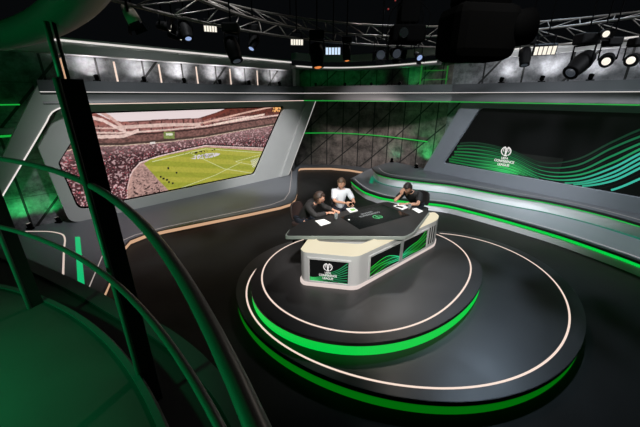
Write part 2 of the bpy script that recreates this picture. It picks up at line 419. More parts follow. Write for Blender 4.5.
# upright warm strips on the upper panels and the small uplighters between them
for k, tt in enumerate((-.42, .79, 2.02, 3.23, 4.51, 5.7)):
    mb = MB().bar(LP(tt, 3.86, -.57), LP(tt, 4.4, -.57), .05, .03)
    o = tag(mb.build('wall_light', LEDW if k else LEDGOLD), ['warm upright strip light behind the tall black balcony post', 'second warm upright strip light from the black post', 'third warm upright strip light from the black post', 'fourth warm upright strip light from the black post', 'fifth warm upright strip light from the black post', 'warm upright strip light nearest the end of the upper panels'][k], 'wall light', 'upright strip lights on the upper panels')
def uplight(loc, target, label, power, col, group):
    t = thing('uplight', label, 'uplighter', loc, group, world=False)
    MB().box((0, 0, .02), (.16, .1, .04)).build('base', BLACK, t, .006)
    d = (Vector(target) - Vector(loc)).normalized(); M = d.to_track_quat('Z', 'Y').to_matrix()
    MB().lathe([(.03, -.07), (.055, -.05), (.06, .05), (.055, .055)], 14, M, (0, 0, .11)).build('lamp_head', BLACK, t)
    MB().lathe([(.048, .056), (.048, .06)], 14, M, (0, 0, .11)).build('lens', led('uplight_lens', (1, .9, .8), .4), t)
    l = spot('uplight_beam', Vector((0, 0, .11)) + d * .075, Vector((0, 0, .11)) + d, power, 140, .9, col, .04); l.parent = t
    return t
ul = ['black uplighter at the start of the upper panels beside the post', 'second black uplighter on the fascia from the post', 'third black uplighter on the fascia from the post', 'fourth black uplighter on the fascia from the post', 'fifth black uplighter on the fascia from the post', 'black uplighter beside the pale column at the panel end']
for k, tt in enumerate((.2, 1.4, 2.6, 3.85, 5.05, 6.5)):
    a = LP(tt, 3.84, -.2); uplight(a, LP(tt, 4.5, -.6), ul[k], 46, (1, .97, .96), 'uplighters on the fascia')
for k, tt in enumerate((2.3, 3.4, 4.5, 5.6, 6.7)):
    a = RP(tt, 3.84, -.1); uplight(a, RP(tt, 4.6, -.55), 'black uplighter on the fascia above the dark wave screen, ' + ['first from the corner', 'second from the corner', 'third from the corner', 'fourth from the corner', 'fifth from the corner'][k], 40, (.97, .98, 1), 'uplighters on the fascia')

# ------------------------------------------------------------------ stadium video wall
def lf(d0): return lambda p, d: LP(p[0], p[1], d0 + d)
vw = thing('video_wall', 'large stadium video wall showing a packed football ground, in a slanted grey frame', 'video wall', LP(2.5, .15))
outer = rounded([(-1.29, .15), (6.4, .15), (8.1, 3.3), (-.75, 3.3), (-.91, 3.03), (-1.45, 2.33)], [.25, .1, 0, 0, .05, .06])
inner = rounded([(-1.02, .46), (4.873, .482), (6.58, 3.08), (-.177, 3.075), (-1.154, 1.835)], [.22, .12, .12, .1, .06])
MB().slab([outer, inner], lf(-.2), .2).build('frame', FRAME, vw)
MB().slab([inner, rounded([(-.98, .5), (4.84, .52), (6.5, 3.04), (-.16, 3.03), (-1.11, 1.835)], [.22, .12, .12, .1, .06])], lf(-.12), .03).build('bezel', BLACK, vw)
# angled outer wing with its light line
MB().slab([[(6.1, .15), (6.55, .15), (8.3, 3.3), (7.75, 3.3)]], lf(-.2), .3).build('wing', FRAME, vw, .03)
MB().bar(LP(6.56, .2, .1), LP(8.27, 3.25, .1), .02, .03).build('wing_light', led('led_wing', (1, .95, .9), .5), vw)
def inpoly(px, py, poly):
    r = np.zeros(px.shape, bool); n = len(poly)
    for i in range(n):
        x0, y0 = poly[i]; x1, y1 = poly[(i + 1) % n]
        c = ((y0 > py) != (y1 > py)); xi = (x1 - x0) * (py - y0) / (y1 - y0 + 1e-9) + x0; r ^= c & (px < xi)
    return r
def noise2(nx, ny, cx, cy):
    g = rng.random((cy + 2, cx + 2)); X = np.linspace(0, cx, nx); Y_ = np.linspace(0, cy, ny); xi = X.astype(int); yi = Y_.astype(int); fx = X - xi; fy = (Y_ - yi)[:, None]
    a = g[np.ix_(yi, xi)]; b = g[np.ix_(yi, xi + 1)]; c = g[np.ix_(yi + 1, xi)]; d = g[np.ix_(yi + 1, xi + 1)]
    return (a * (1 - fx) + b * fx) * (1 - fy) + (c * (1 - fx) + d * fx) * fy
NX, NY = 560, 220
T_ = np.linspace(-1.2, 6.7, NX); Z_ = np.linspace(.42, 3.12, NY); TT, ZZ = np.meshgrid(T_, Z_)
def lin(h): # sRGB 0-255 -> linear
    c = np.array(h) / 255.; return np.where(c < .04045, c / 12.92, ((c + .055) / 1.055) ** 2.4)
img = np.zeros((NY, NX, 3))
n_f = noise2(NX, NY, 230, 84); n_f = np.argsort(np.argsort(n_f.ravel())).reshape(NY, NX) / (NX * NY); n_m = noise2(NX, NY, 190, 80); n_l = noise2(NX, NY, 24, 10); n_h = noise2(NX, NY, 210, 80); n_h = np.argsort(np.argsort(n_h.ravel())).reshape(NY, NX) / (NX * NY)
# crowd
crowd = lin((98, 58, 62))[None, None] * (.25 + 1.2 * n_m[..., None])
crowd = np.where((n_f > .80)[..., None], lin((205, 168, 170)), crowd); crowd = np.where((n_f < .22)[..., None], lin((50, 30, 34)), crowd)
crowd = np.where((n_h > .93)[..., None], lin((168, 76, 86)), crowd); crowd *= (.7 + .6 * n_l[..., None])
img[:] = crowd
# upper far tier hazier and lighter
far = np.clip((ZZ - 1.75) / .4, 0, 1)[..., None] * np.clip(1 - (TT - 5.6) / 1.0, 0, 1)[..., None]
img = img * (1 - .55 * far) + .55 * far * (lin((178, 140, 140))[None, None] * (.55 + .7 * n_m[..., None]))
# seating aisles
ais = np.abs(((TT - 1.2) * 1.0 + (ZZ - 1.2) * .75 + 40) % .62 - .31) < .016
img = np.where((ais & (ZZ < 2.05) & (ZZ > 1.6))[..., None], img * .4, img)
# tier fronts, upper tier and roof
def lerp(P, x): return np.interp(x, [p[0] for p in P], [p[1] for p in P])
def between(Pa, Pb): return (ZZ < lerp(Pa, TT)) & (ZZ > lerp(Pb, TT))
rowA = [(-1.2, 2.12), (-.27, 2.20), (.39, 2.14), (1.6, 2.12), (3.0, 2.15), (4.6, 2.28), (6.7, 2.42)]
def sh(P, d): return [(a, b + d) for a, b in P]
def fill(mask, c, k=.25):
    global img
    img = np.where(mask[..., None], lin(c)[None, None] * (1 - k + 2 * k * n_m[..., None]), img)
fill(between(sh(rowA, .05), sh(rowA, -.02)), (74, 56, 50))
fill(between(sh(rowA, -.02), sh(rowA, -.045)), (205, 180, 160), .4)
fill(between(sh(rowA, .24), sh(rowA, .05)), (120, 84, 78), .6)
fill(between(sh(rowA, .29), sh(rowA, .24)), (60, 38, 36))
up = between(sh(rowA, .62), sh(rowA, .29)); fill(up, (150, 100, 94), .6)
col = np.abs((TT * 1.0 + 40) % .34 - .17) < .018; fill(up & col, (72, 42, 40))
fill(between(sh(rowA, .36), sh(rowA, .31)), (226, 196, 186), .3)
fill(between(sh(rowA, .48), sh(rowA, .44)), (214, 178, 168), .4)
fill(between(sh(rowA, .66), sh(rowA, .62)), (96, 56, 52))
# sky opening and roof
sky = inpoly(TT, ZZ, [(-.3, 3.2), (.25, 2.86), (.55, 2.78), (1.7, 2.79), (2.87, 2.77), (3.55, 2.93), (4.2, 3.14), (4.2, 3.3)])
fill((ZZ > 2.76) & ~sky & (TT > 2.6), (98, 52, 44), .7)
fill((ZZ > 2.72) & ~sky & (TT < .7), (150, 92, 84), .5)
img = np.where(sky[..., None], lin((238, 222, 222))[None, None] * np.ones((NY, NX, 1)), img)
for P, c, wd in (([(-.3, 2.98), (.1, 2.84), (.45, 2.58), (.6, 2.52)], (236, 206, 198), .05), ([(.05, 3.1), (.3, 2.9), (.62, 2.55)], (210, 168, 158), .06),
                 ([(3.0, 2.6), (3.6, 2.7), (4.6, 2.86), (6.3, 3.1)], (220, 176, 160), .03), ([(3.0, 2.72), (3.6, 2.86), (4.3, 3.1)], (120, 60, 50), .04),
                 ([(3.4, 2.52), (4.7, 2.68), (5.6, 2.78)], (240, 214, 200), .035), ([(.4, 2.62), (1.7, 2.62), (2.9, 2.56)], (222, 190, 180), .05), ([(-.3, 2.42), (.5, 2.37), (.95, 2.5)], (232, 202, 192), .05)):
    z = lerp(P, TT); ok = (TT >= P[0][0]) & (TT <= P[-1][0]) & (np.abs(ZZ - z) < wd); fill(ok, c, .2)
mk = (TT > 6.0) & (ZZ > 2.85) & (n_m > .45); fill(mk, (245, 180, 110), .3)
# scoreboard
fill(inpoly(TT, ZZ, [(1.66, 2.41), (2.0, 2.385), (1.965, 2.165), (1.624, 2.196)]), (128, 140, 78), .3)
fill(inpoly(TT, ZZ, [(1.72, 2.36), (1.93, 2.34), (1.92, 2.27), (1.71, 2.29)]), (230, 230, 210), .1)
fill(inpoly(TT, ZZ, [(1.2, 2.13), (1.35, 2.13), (1.35, 2.06), (1.2, 2.06)]), (235, 225, 220), .1)
# apron of the ground, pitch and markings
fill(inpoly(TT, ZZ, smooth := [(.22, .3), (.27, .7), (.43, 1.14), (.56, 1.36), (.78, 1.53), (1.38, 1.66), (2.2, 1.76), (2.99, 1.83), (4.1, 1.66), (5.9, 1.4), (5.9, .3)]), (190, 150, 140), .35)
fill(inpoly(TT, ZZ, [(.3, .3), (.42, .9), (.57, 1.28), (.8, 1.48), (1.02, 1.34), (1.3, .9), (1.56, .3)]), (176, 140, 132), .5)
spk = inpoly(TT, ZZ, [(.3, .3), (.42, .9), (.6, 1.2), (.9, 1.3), (1.2, .9), (1.45, .3)]) & (n_f > .86); fill(spk, (60, 40, 40), .2)
for P, c, wd in (([(.25, .5), (.3, .8), (.45, 1.16), (.58, 1.35), (.8, 1.54), (1.38, 1.67), (2.2, 1.77), (2.99, 1.84), (4.1, 1.67), (5.9, 1.41)], (240, 214, 210), .018),
                 ([(.22, .4), (.26, .8), (.41, 1.18), (.54, 1.38), (.76, 1.57), (1.36, 1.7), (2.2, 1.8), (2.99, 1.87), (4.1, 1.7), (5.9, 1.44)], (50, 34, 34), .022)):
    z = lerp(P, TT); fill((np.abs(ZZ - z) < wd) & (TT > P[0][0]), c, .15)
pitch = inpoly(TT, ZZ, [(.9, 1.5), (1.1, 1.6), (1.7, 1.675), (2.37, 1.73), (2.98, 1.77), (4.08, 1.59), (5.9, 1.25), (5.9, .3), (1.62, .3), (1.3, .8)])
st = ((ZZ * 1.0 + TT * .2) % .36 < .18)
fill(pitch & st, (176, 172, 66), .12); fill(pitch & ~st, (156, 160, 54), .12)
for P, wd in (([(1.05, 1.5), (1.4, .85), (1.75, .42)], .0), ([(1.15, 1.52), (2.98, 1.72)], .012), ([(2.98, 1.72), (5.8, 1.2)], .01), ([(2.35, 1.68), (3.6, .9), (4.9, .5)], .011), ([(4.1, 1.1), (5.6, 1.25)], .009), ([(4.1, 1.1), (5.3, .72)], .009), ([(1.9, .5), (3.2, .72), (4.4, 1.05)], .01)):
    if wd:
        z = lerp(P, TT); fill((np.abs(ZZ - z) < wd) & (TT >= P[0][0]) & (TT <= P[-1][0]) & pitch, (215, 220, 160), .05)
e = ((TT - 2.95) / .55) ** 2 + ((ZZ - 1.47) / .085) ** 2
fill((e < 1) & (n_f > .35), (222, 214, 220), .1); fill((e < .3) & (n_f > .6), (150, 140, 150), .1)
rowp = (np.abs(ZZ - (1.62 + (TT - 2.2) * .03)) < .03) & (TT > 2.2) & (TT < 3.4) & (n_f > .72); fill(rowp, (30, 24, 26), .1)
for a, b in ((1.32, 1.0), (1.4, .93), (1.5, .86), (1.55, .78), (1.6, 1.24), (1.85, 1.05), (1.66, .72)):
    fill((np.abs(TT - a) < .03) & (np.abs(ZZ - b) < .032), (34, 30, 24), .1)
# goal net at the far end
gl = inpoly(TT, ZZ, [(4.78, 1.06), (5.2, 1.12), (5.24, .8), (4.86, .74)]); fill(gl & (((TT * 26).astype(int) + (ZZ * 26).astype(int)) % 2 == 0), (220, 220, 200), .1)
me = bpy.data.meshes.new('screen')
inside = inpoly(TT, ZZ, inner)
keep = np.zeros((NY, NX), bool); keep[:-1, :-1] = inside[:-1, :-1] | inside[1:, :-1] | inside[:-1, 1:] | inside[1:, 1:]
idx = np.arange(NY * NX).reshape(NY, NX)
P3 = [LP(a, b, -.11) - vw.location for a, b in zip(TT.ravel(), ZZ.ravel())]
jj, ii = np.nonzero(keep & (np.arange(NX) < NX - 1)[None] & (np.arange(NY) < NY - 1)[:, None])
me.from_pydata(P3, [], list(zip(idx[jj, ii].tolist(), idx[jj, ii + 1].tolist(), idx[jj + 1, ii + 1].tolist(), idx[jj + 1, ii].tolist())))
ca = me.color_attributes.new('picture', 'FLOAT_COLOR', 'POINT'); ca.data.foreach_set('color', np.concatenate([img.reshape(-1, 3), np.ones((NY * NX, 1))], 1).ravel().astype(np.float32))
me.materials.append(mat_vc('stadium_picture', .92)); o = bpy.data.objects.new('screen', me); COL.objects.link(o); o.parent = vw

# slanted end leg of the fascia, with its white light line
leg = thing('portal_leg', 'slanted grey end leg of the overhead fascia with a white light line', 'portal', LP(-2, .15, .3))
lo = [(-1.04, 3.84), (-.5, 3.84), (-.5, 3.27), (-.826, 3.202), (-1.003, 3.114), (-1.147, 2.91), (-1.624, 2.263), (-2.431, 1.184), (-3.2, .15), (-4.0, .15), (-2.176, 2.1), (-1.625, 2.958)]
MB().slab([lo], lf(.02), .28).build('leg_panel', FRAME, leg)
lp = [(-.75, 3.225), (-.83, 3.2), (-.92, 3.16), (-1.0, 3.11), (-1.08, 3.02), (-1.147, 2.91), (-1.624, 2.263), (-2.431, 1.184), (-3.2, .15)]
MB().tube([LP(a, b, .31) for a, b in lp], .016, 6).build('light_line', LEDWHITE, leg)
uplight(LP(-2.1, .15, -.28), LP(-2.4, 2.0, -.62), 'green uplighter behind the slanted end leg', 26, GREEN, 'green uplighters behind the frames')
uplight(LP(-1.5, .15, -.3), LP(-1.7, 1.2, -.62), 'green uplighter behind the corner of the stadium screen frame', 16, GREEN, 'green uplighters behind the frames')
uplight(LP(-3.2, 2.74, -.42), LP(-3.0, 3.6, -.6), 'green uplighter on the ledge of the alcove', 16, GREEN, 'green uplighters behind the frames')
# green lit side panels beyond the leg
t = thing('light_strip', 'green LED line on the dark panels beyond the slanted end leg', 'light strip', LP(-3, 2.2, -.5), 'green LED lines on the walls')
MB().bar(LP(-6, 2.55, -.5), LP(-1.3, 2.55, -.5), .04, .05).build('tube', LEDGT, t)
t = thing('light_strip', 'upper green LED line on the panels in the alcove behind the end leg', 'light strip', LP(-3, 3.3, -.5), 'green LED lines on the walls')
MB().bar(LP(-6, 3.28, -.5), LP(-1.5, 3.28, -.5), .04, .03).build('tube', LEDGT, t)
t = thing('ledge', 'pale grey ledge crossing the alcove behind the slanted end leg', 'ledge', LP(-3, 2.6, -.45))
MB().bar(LP(-6, 2.68, -.4), LP(-1.35, 2.68, -.4), .22, .12).build('rail', COVE, t)

# ------------------------------------------------------------------ long platform under the stadium screen
gold = [(-3.1, 2.4), (-3.55, 3.6), (-3.83, 4.4), (-4.03, 4.93), (-4.4, 5.86), (-4.68, 6.6), (-4.74, 6.95), (-4.55, 7.3), (-4.18, 7.6), (-3.16, 8.25), (-2.15, 8.89), (-1.3, 9.48), (-1.0, 9.8), (-.89, 10.2), (-.87, 10.98), (-.98, 12.85), (-1.08, 14.8), (-1.0, 15.12), (-.7, 15.2), (.5, 15.22), (1.46, 14.85), (2.24, 14.2)]
gp = [Vector(p) for p in gold]
pl = thing('platform', 'long dark grey platform below the stadium screen, edged with a gold light', 'platform', (-4.5, 9.0, 0))
poly = [tuple(p) for p in gp] + [(2.9, 14.4), (2.0, 15.3), (1.0, 15.75), (0, 15.86), (-1.0, 15.8), (-1.6, 15.6), tuple(LP(7.4, 0, -.4).xy), tuple(LP(-6.3, 0, -.4).xy), (-10.4, 3.2), (-7.5, 2.0)]
MB().prism(poly, .0, .15).build('deck', BENCH, pl)
ribbon(MB(), offset2(gp, -.012), .02, .03, .125).build('edge_light', LEDGOLD, pl)
ribbon(MB(), offset2(gp, -.02), .04, .127, .15).build('lip', STEPLIP, pl)
inl = [(-4.2, 4.67), (-4.269, 4.827), (-4.937, 6.306), (-4.93, 6.75), (-4.743, 7.228), (-4.215, 7.744), (-2.878, 8.68), (-1.62, 9.55), (-1.22, 10.1), (-1.129, 11.0), (-1.225, 12.74), (-1.4, 15.3)]
ribbon(MB(), inl, .02, .15, .153).build('inlay_light', led('led_inlay_dim', (1, .85, .78), .42), pl)
ribbon(MB(), [p.xy for p in smooth_path([Vector((*p, 0)) for p in [(-7.755, 7.45), (-7.2, 7.45), (-6.866, 7.37), (-6.589, 7.228), (-6.312, 6.934), (-5.927, 6.404), (-5.039, 5.227), (-4.8, 4.9)]], 5)], .035, .15, .154).build('loop_light', led('led_inlay', (1, .8, .7), .7), pl)
MB().prism([(-6.192, 7.108), (-4.523, 4.922), (-4.369, 4.89), (-6.066, 7.108)], .15, .156).build('green_light_bar', led('led_green_bar', (.0, .62, .2), .8), pl)

# ------------------------------------------------------------------ stepped platform under the dark screen
S1 = [(1.214, 12.214), (1.313, 11.603), (1.419, 11.18), (1.574, 10.657), (1.803, 10.294), (2.028, 10.007), (2.32, 9.788), (2.912, 9.526), (3.509, 9.374), (4.02, 9.131), (4.47, 8.677), (4.969, 8.105), (5.289, 7.699), (5.864, 6.897), (6.313, 6.013), (6.507, 5.537), (6.9, 4.3), (7.1, 3.2)]
S2 = [(2.153, 12.672), (2.162, 12.213), (2.232, 11.702), (2.52, 11.228), (3.02, 10.859), (3.817, 10.445), (4.375, 10.184), (4.893, 9.756), (5.411, 9.25), (5.942, 8.79), (6.511, 8.324), (7.113, 7.514), (7.471, 6.678), (7.9, 5.4), (8.2, 4.0)]
s1 = [p.xy for p in smooth_path([Vector((*p, 0)) for p in S1], 3)]; s2 = [p.xy for p in smooth_path([Vector((*p, 0)) for p in S2], 3)]
stp = thing('stepped_platform', 'two-step pale platform with green LED edges below the dark wave screen', 'platform', (5, 10, 0))
ds = offset2(s1, .07)
b1 = [tuple(p) for p in ds] + [(10.2, 3.2), tuple(RP(7.6, 0, -.3).xy), tuple(RP(.3, 0, -.3).xy), (2.85, 14.5), (2.729, 14.676), (2.012, 13.629)]
MB().prism(b1, 0, .28).build('lower_riser', RISER, stp)
b1t = [tuple(p) for p in s1] + b1[len(ds):]
MB().prism(b1t, .28, .33).build('lower_step', [STEPTOP], stp)
ribbon(MB(), offset2(s1, .012), .03, .278, .332).build('lower_lip', STEPLIP, stp)
ribbon(MB(), offset2(s1, .055), .02, .19, .277).build('lower_light', LEDG, stp)
ribbon(MB(), offset2(s1, .2), .02, .33, .333).build('lower_inlay', led('led_inlay_pale', (1, .9, .9), .5), stp)
ribbon(MB(), offset2(s1, .06), .1, .33, .334).build('lower_border', STEPLIP, stp)
ds2 = offset2(s2, .07)
b2 = [tuple(p) for p in ds2] + [(10.4, 4.2), tuple(RP(7.3, 0, -.3).xy), tuple(RP(.3, 0, -.3).xy), (3.25, 13.9), (2.47, 13.063)]
MB().prism(b2, .33, .64).build('upper_riser', RISER, stp)
b2t = [tuple(p) for p in s2] + b2[len(ds2):]
MB().prism(b2t, .64, .7).build('upper_step', BENCH, stp)
ribbon(MB(), offset2(s2, .012), .03, .638, .702).build('upper_lip', STEPLIP, stp)
ribbon(MB(), offset2(s2, .055), .02, .605, .637).build('upper_light', LEDG, stp)
ribbon(MB(), offset2(s2, .28), .022, .7, .703).build('upper_inlay', led('led_inlay_grey', (1, .95, .95), .28), stp)
ribbon(MB(), offset2(s2, .03), .05, .33, .345).build('teal_strip', GLOWTEAL, stp)  # emissive teal strip along the foot of the upper riser
MB().prism([(2.12, 12.6), (1.9, 11.6), (2.02, 11.5), (2.16, 12.1)], .33, .335).build('tip_light', led('led_tip', (0, .5, .25), .4), stp)

# ------------------------------------------------------------------ dark wave screen
def rf(d0): return lambda p, d: RP(p[0], p[1], d0 + d)
dw = thing('video_wall', 'dark video wall with green wave lines and white trophy logo', 'video wall', RP(3, .7))
outer = [(0, .7), (8.2, .7), (8.2, 3.3), (1.24, 3.3)]
inner = rounded([(.81, 1.113), (8.0, 1.09), (8.0, 3.09), (1.836, 3.104)], [.04, .05, .05, .12])
MB().slab([outer, inner], rf(-.2), .2).build('frame', FRAMER, dw)
MB().slab([inner], rf(-.14), .02).build('screen', SCREENBLACK, dw)
WV = [[(0.6, 1.683), (1.702, 1.953), (2.855, 1.892), (3.896, 1.609), (4.697, 1.821), (5.303, 2.352), (5.838, 2.765)], [(0.608, 1.629), (1.719, 1.853), (2.874, 1.799), (3.922, 1.492), (4.736, 1.66), (5.341, 2.204), (5.881, 2.605)], [(0.617, 1.574), (1.74, 1.735), (2.896, 1.69), (3.948, 1.375), (4.775, 1.497), (5.392, 2.006), (5.925, 2.445)], [(0.628, 1.5), (1.761, 1.617), (2.918, 1.581), (3.974, 1.258), (4.801, 1.388), (5.436, 1.83), (5.956, 2.329)], [(0.639, 1.427), (1.782, 1.498), (2.937, 1.487), (3.994, 1.169), (4.827, 1.279), (5.469, 1.704), (5.984, 2.225)], [(0.65, 1.353), (1.803, 1.378), (2.956, 1.392), (4.007, 1.11), (4.85, 1.182), (5.501, 1.578), (6.012, 2.12)], [(0.661, 1.279), (1.821, 1.275), (2.975, 1.298), (4.02, 1.051), (4.86, 1.141), (5.527, 1.476), (6.044, 2.003)], [(0.673, 1.205), (1.84, 1.172), (2.994, 1.202), (4.033, 0.991), (4.874, 1.086), (5.553, 1.373), (6.075, 1.885)], [(0.684, 1.131), (1.858, 1.068), (3.019, 1.075), (4.073, 0.812), (4.934, 0.835), (5.612, 1.142), (6.145, 1.624)]]
def wave_part(curves, fn, name, parent, clip, mname, strength):
    """glowing ribbons with a colour along their length; curves = [(points, width_fn, colour_fn)]"""
    vs = []; fs = []; cs = []
    for pts, wf, cf in curves:
        pts = [Vector((p[0], p[1], 0)) for p in pts]; P = smooth_path(pts, 12); P = [p.xy for p in P]; n = len(P)
        W = [wf(i / (n - 1), P[i]) for i in range(n)]
        L = [p + (offset2(P, 1)[i] - p) * W[i] / 2 for i, p in enumerate(P)]; Q = [p * 2 - l for p, l in zip(P, L)]
        o = len(vs); vs += [fn(p, .0) for p in L] + [fn(p, .0) for p in Q]; cs += [cf(i / (n - 1), P[i]) for i in range(n)] * 2
        for i in range(n - 1):
            if clip(P[i]) and clip(P[i + 1]): fs.append((o + i, o + i + 1, o + n + i + 1, o + n + i))
    me = bpy.data.meshes.new(name); me.from_pydata([Vector(v) - parent.location for v in vs], [], fs)
    a = me.color_attributes.new('picture', 'FLOAT_COLOR', 'POINT')
    for i, c in enumerate(cs): a.data[i].color = (*c, 1)
    me.materials.append(MATS.get(mname) or mat_vc(mname, strength)); o = bpy.data.objects.new(name, me); COL.objects.link(o); o.parent = parent; return o
def mixc(a, b, t): t = max(0, min(1, t)); return tuple(x * (1 - t) + y * t for x, y in zip(a, b))
gA = tuple(lin((14, 110, 48))); gB = tuple(lin((70, 225, 115))); gC = tuple(lin((28, 150, 95))); gD = tuple(lin((60, 190, 165))); gK = tuple(lin((16, 44, 30)))
curves = []
for k in range(17):
    j = k / 2; a = int(math.floor(j)); b = min(a + 1, 8); f = j - a
    pts = [tuple(np.array(WV[a][i]) * (1 - f) + np.array(WV[b][i]) * f) for i in range(7)]
    last = [pts[-1], (6.6 + .0 * k, pts[-1][1] + (pts[-1][1] - pts[-2][1]) * .9), (7.6, pts[-1][1] + (pts[-1][1] - pts[-2][1]) * 1.9)]
    pts = pts[:-1] + last; odd = k % 2
    def cf(t, p, k=k, odd=odd):
        x = p[0]
        hot = math.exp(-((x - 2.95) / .55) ** 2 - ((p[1] - 1.22) / .22) ** 2)
        c = mixc(gA, gC, (x - 1.0) / 3.0); c = mixc(c, gB, hot * 1.3)
        if x > 4.4: c = mixc(c, gD if k > 7 else gC, (x - 4.4) / 1.2)
        top = max(0., min(1., (6 - k) / 6)); c = mixc(c, gK, top * .95)
        if odd and x > 3.3: c = mixc(c, (.002, .004, .003), (x - 3.3) / .7)
        if odd: c = mixc((.002, .006, .004), c, (x - 1.9) / .6)
        return c
    curves.append((pts, (lambda t, p, odd=odd: .014 if odd else float(np.interp(p[0], [1.2, 1.9, 2.6, 4.0, 4.8, 6], [.062, .05, .02, .024, .05, .055]))), cf))
for k in range(16):   # finer interleaved lines over the left half
    j = k / 2 + .25; a = int(math.floor(j)); b = min(a + 1, 8); f = j - a
    pts = [tuple(np.array(WV[a][i]) * (1 - f) + np.array(WV[b][i]) * f) for i in range(4)]
    if k % 2: continue
    curves.append((pts, lambda t, p: .012, lambda t, p, k=k: mixc(mixc(gA, gB, 1.2 * math.exp(-((p[0] - 2.95) / .5) ** 2 - ((p[1] - 1.22) / .2) ** 2)), (.002, .01, .004), max((p[0] - 3.2) / .8, (5 - k) / 6, (2.3 - p[0]) / .4))))
wave_part(curves, lambda p, d: RP(p[0], p[1], -.117), 'wave_pattern', dw, lambda p: .86 + (p[1] - 1.113) * .51 < p[0] and 1.12 < p[1] < 3.0 and p[0] < 7.9, 'wave_glow', .9)
# soft glow patch below the logo
GX, GY = 60, 24; gx = np.linspace(1.0, 4.4, GX); gy = np.linspace(1.115, 1.8, GY); vs = []; cs = []
for y in gy:
    for x in gx:
        hot = math.exp(-((x - 2.95) / .3) ** 2 - ((y - 1.12) / .12) ** 2) * .5 + .12 * math.exp(-((x - 2.5) / .9) ** 2 - ((y - 1.2) / .32) ** 2)
        edge = min(1, (x - 1.0) / .3) * min(1, (4.4 - x) / .5) * min(1, (1.8 - y) / .3); vs.append(RP(x, y, -.119) - dw.location); cs.append((.03 * hot * edge + .004, .75 * hot * edge + .005, .22 * hot * edge + .004, 1))
me = bpy.data.meshes.new('glow_pattern'); me.from_pydata(vs, [], [(j * GX + i, j * GX + i + 1, (j + 1) * GX + i + 1, (j + 1) * GX + i) for j in range(GY - 1) for i in range(GX - 1) if .9 + (gy[j] - 1.113) * .51 < gx[i]])
a = me.color_attributes.new('picture', 'FLOAT_COLOR', 'POINT'); a.data.foreach_set('color', np.array(cs, np.float32).ravel()); me.materials.append(MATS['wave_glow'])
o = bpy.data.objects.new('glow_pattern', me); COL.objects.link(o); o.parent = dw
mb = MB(); logo(mb, lambda p, d: RP(p[0], p[1], -.116 + d), 2.86, 1.80, .30); mb.build('logo', WHITELOGO, dw)

uplight(RP(-.38, .7, -.1), RP(-.1, 2.9, -.6), 'green uplighter at the foot of the dark screen frame', 80, GREEN, 'green uplighters behind the frames')
uplight((3.2, 13.75, .7), (3.5, 14.4, 1.3), 'green uplighter at the back corner of the stepped platform', 9, (.02, 1, .4), 'green uplighters behind the frames')
for k, (x, y) in enumerate(((-.2, 14.9), (1.1, 14.8), (2.2, 14.4), (3.2, 13.5))):
    uplight((x, y, 3.83), (x * 1.06, y + 1.2, 4.5) if k < 3 else (4.1, 13.5, 4.5), ['green uplighter on the gallery ledge by the pale column', 'green uplighter on the middle of the gallery ledge', 'green uplighter on the gallery ledge below the projector rig', 'green uplighter on the gallery ledge by the green window bars'][k], 5 if k < 3 else 14, GREEN, 'green uplighters behind the frames')
wb = thing('window_bars', 'green glowing window bars at the end of the gallery above the fascia', 'window bars', (3.54, 11.9, 3.83))
for a, b in (((3.54, 11.90, 4.48), (3.54, 11.9, 3.83)), ((4.45, 11.90, 4.46), (4.45, 11.9, 3.83))): MB().bar(a, b, .035, .035).build('upright', LEDG2, wb)
for a, b in (((3.64, 11.90, 4.29), (4.47, 11.90, 4.32)), ((3.67, 11.90, 4.00), (4.51, 11.90, 4.03))): MB().bar(a, b, .022, .022).build('cross_bar', LEDG2, wb)
# ------------------------------------------------------------------ round podium, two tiers
def four(c, s, k=0., n=140):
    out = []
    for i in range(n):
        a = 2 * math.pi * i / n; r = s[0] + k
        for h in range((len(s) - 1) // 2): r += s[1 + 2 * h] * math.cos((h + 1) * a) + s[2 + 2 * h] * math.sin((h + 1) * a)
        out.append((c[0] + r * math.cos(a), c[1] + r * math.sin(a)))
    return out
OC = (1.59, 5.2); OF = [2.717, .022, -.213, .401, .11, -.048, .121]; RAF = [2.496, .047, -.283, .394, .179, -.077, .094]
IC = (.99, 5.45); IF = [2.007, .049, -.275, .116, .302, -.016, .011]; RBF = [1.891, .008, -.166, .098, .25, -.018, .042]
def ring_band(mb, c, s, k0, k1, z0, z1):
    A = four(c, s, k0); B = four(c, s, k1)
    return mb.loft([[(*p, z0) for p in A], [(*p, z1) for p in A], [(*p, z1) for p in B], [(*p, z0) for p in B], [(*p, z0) for p in A]])
def tier(name, label, c, s, ring, z0, z1, light, lipz=.055):
    t = thing(name, label, 'podium', (c[0], c[1], z0))
    MB().prism(four(c, s, -.04), z0, z1 - .05).build('plinth', DECKEDGE, t)
    MB().prism(four(c, s), z1 - .05, z1).build('deck', DECK, t)
    ring_band(MB(), c, s, -.03, .005, z1 - lipz, z1 - .004).build('lip', DECKEDGE, t)
    ring_band(MB(), c, s, -.04, -.004, z0 + .004, z1 - lipz - .002).build('edge_light', light, t)
    ring_band(MB(), c, ring, -.014, .014, z1, z1 + .003).build('inlay_light', LEDW, t); return t
tier('podium', 'wide lower tier of the round black podium with a green glowing edge', OC, OF, RAF, 0, .22, LEDG2, .075)
tier('podium', 'smaller upper tier of the round podium carrying the presenters desk', IC, IF, RBF, .22, .44, LEDG)

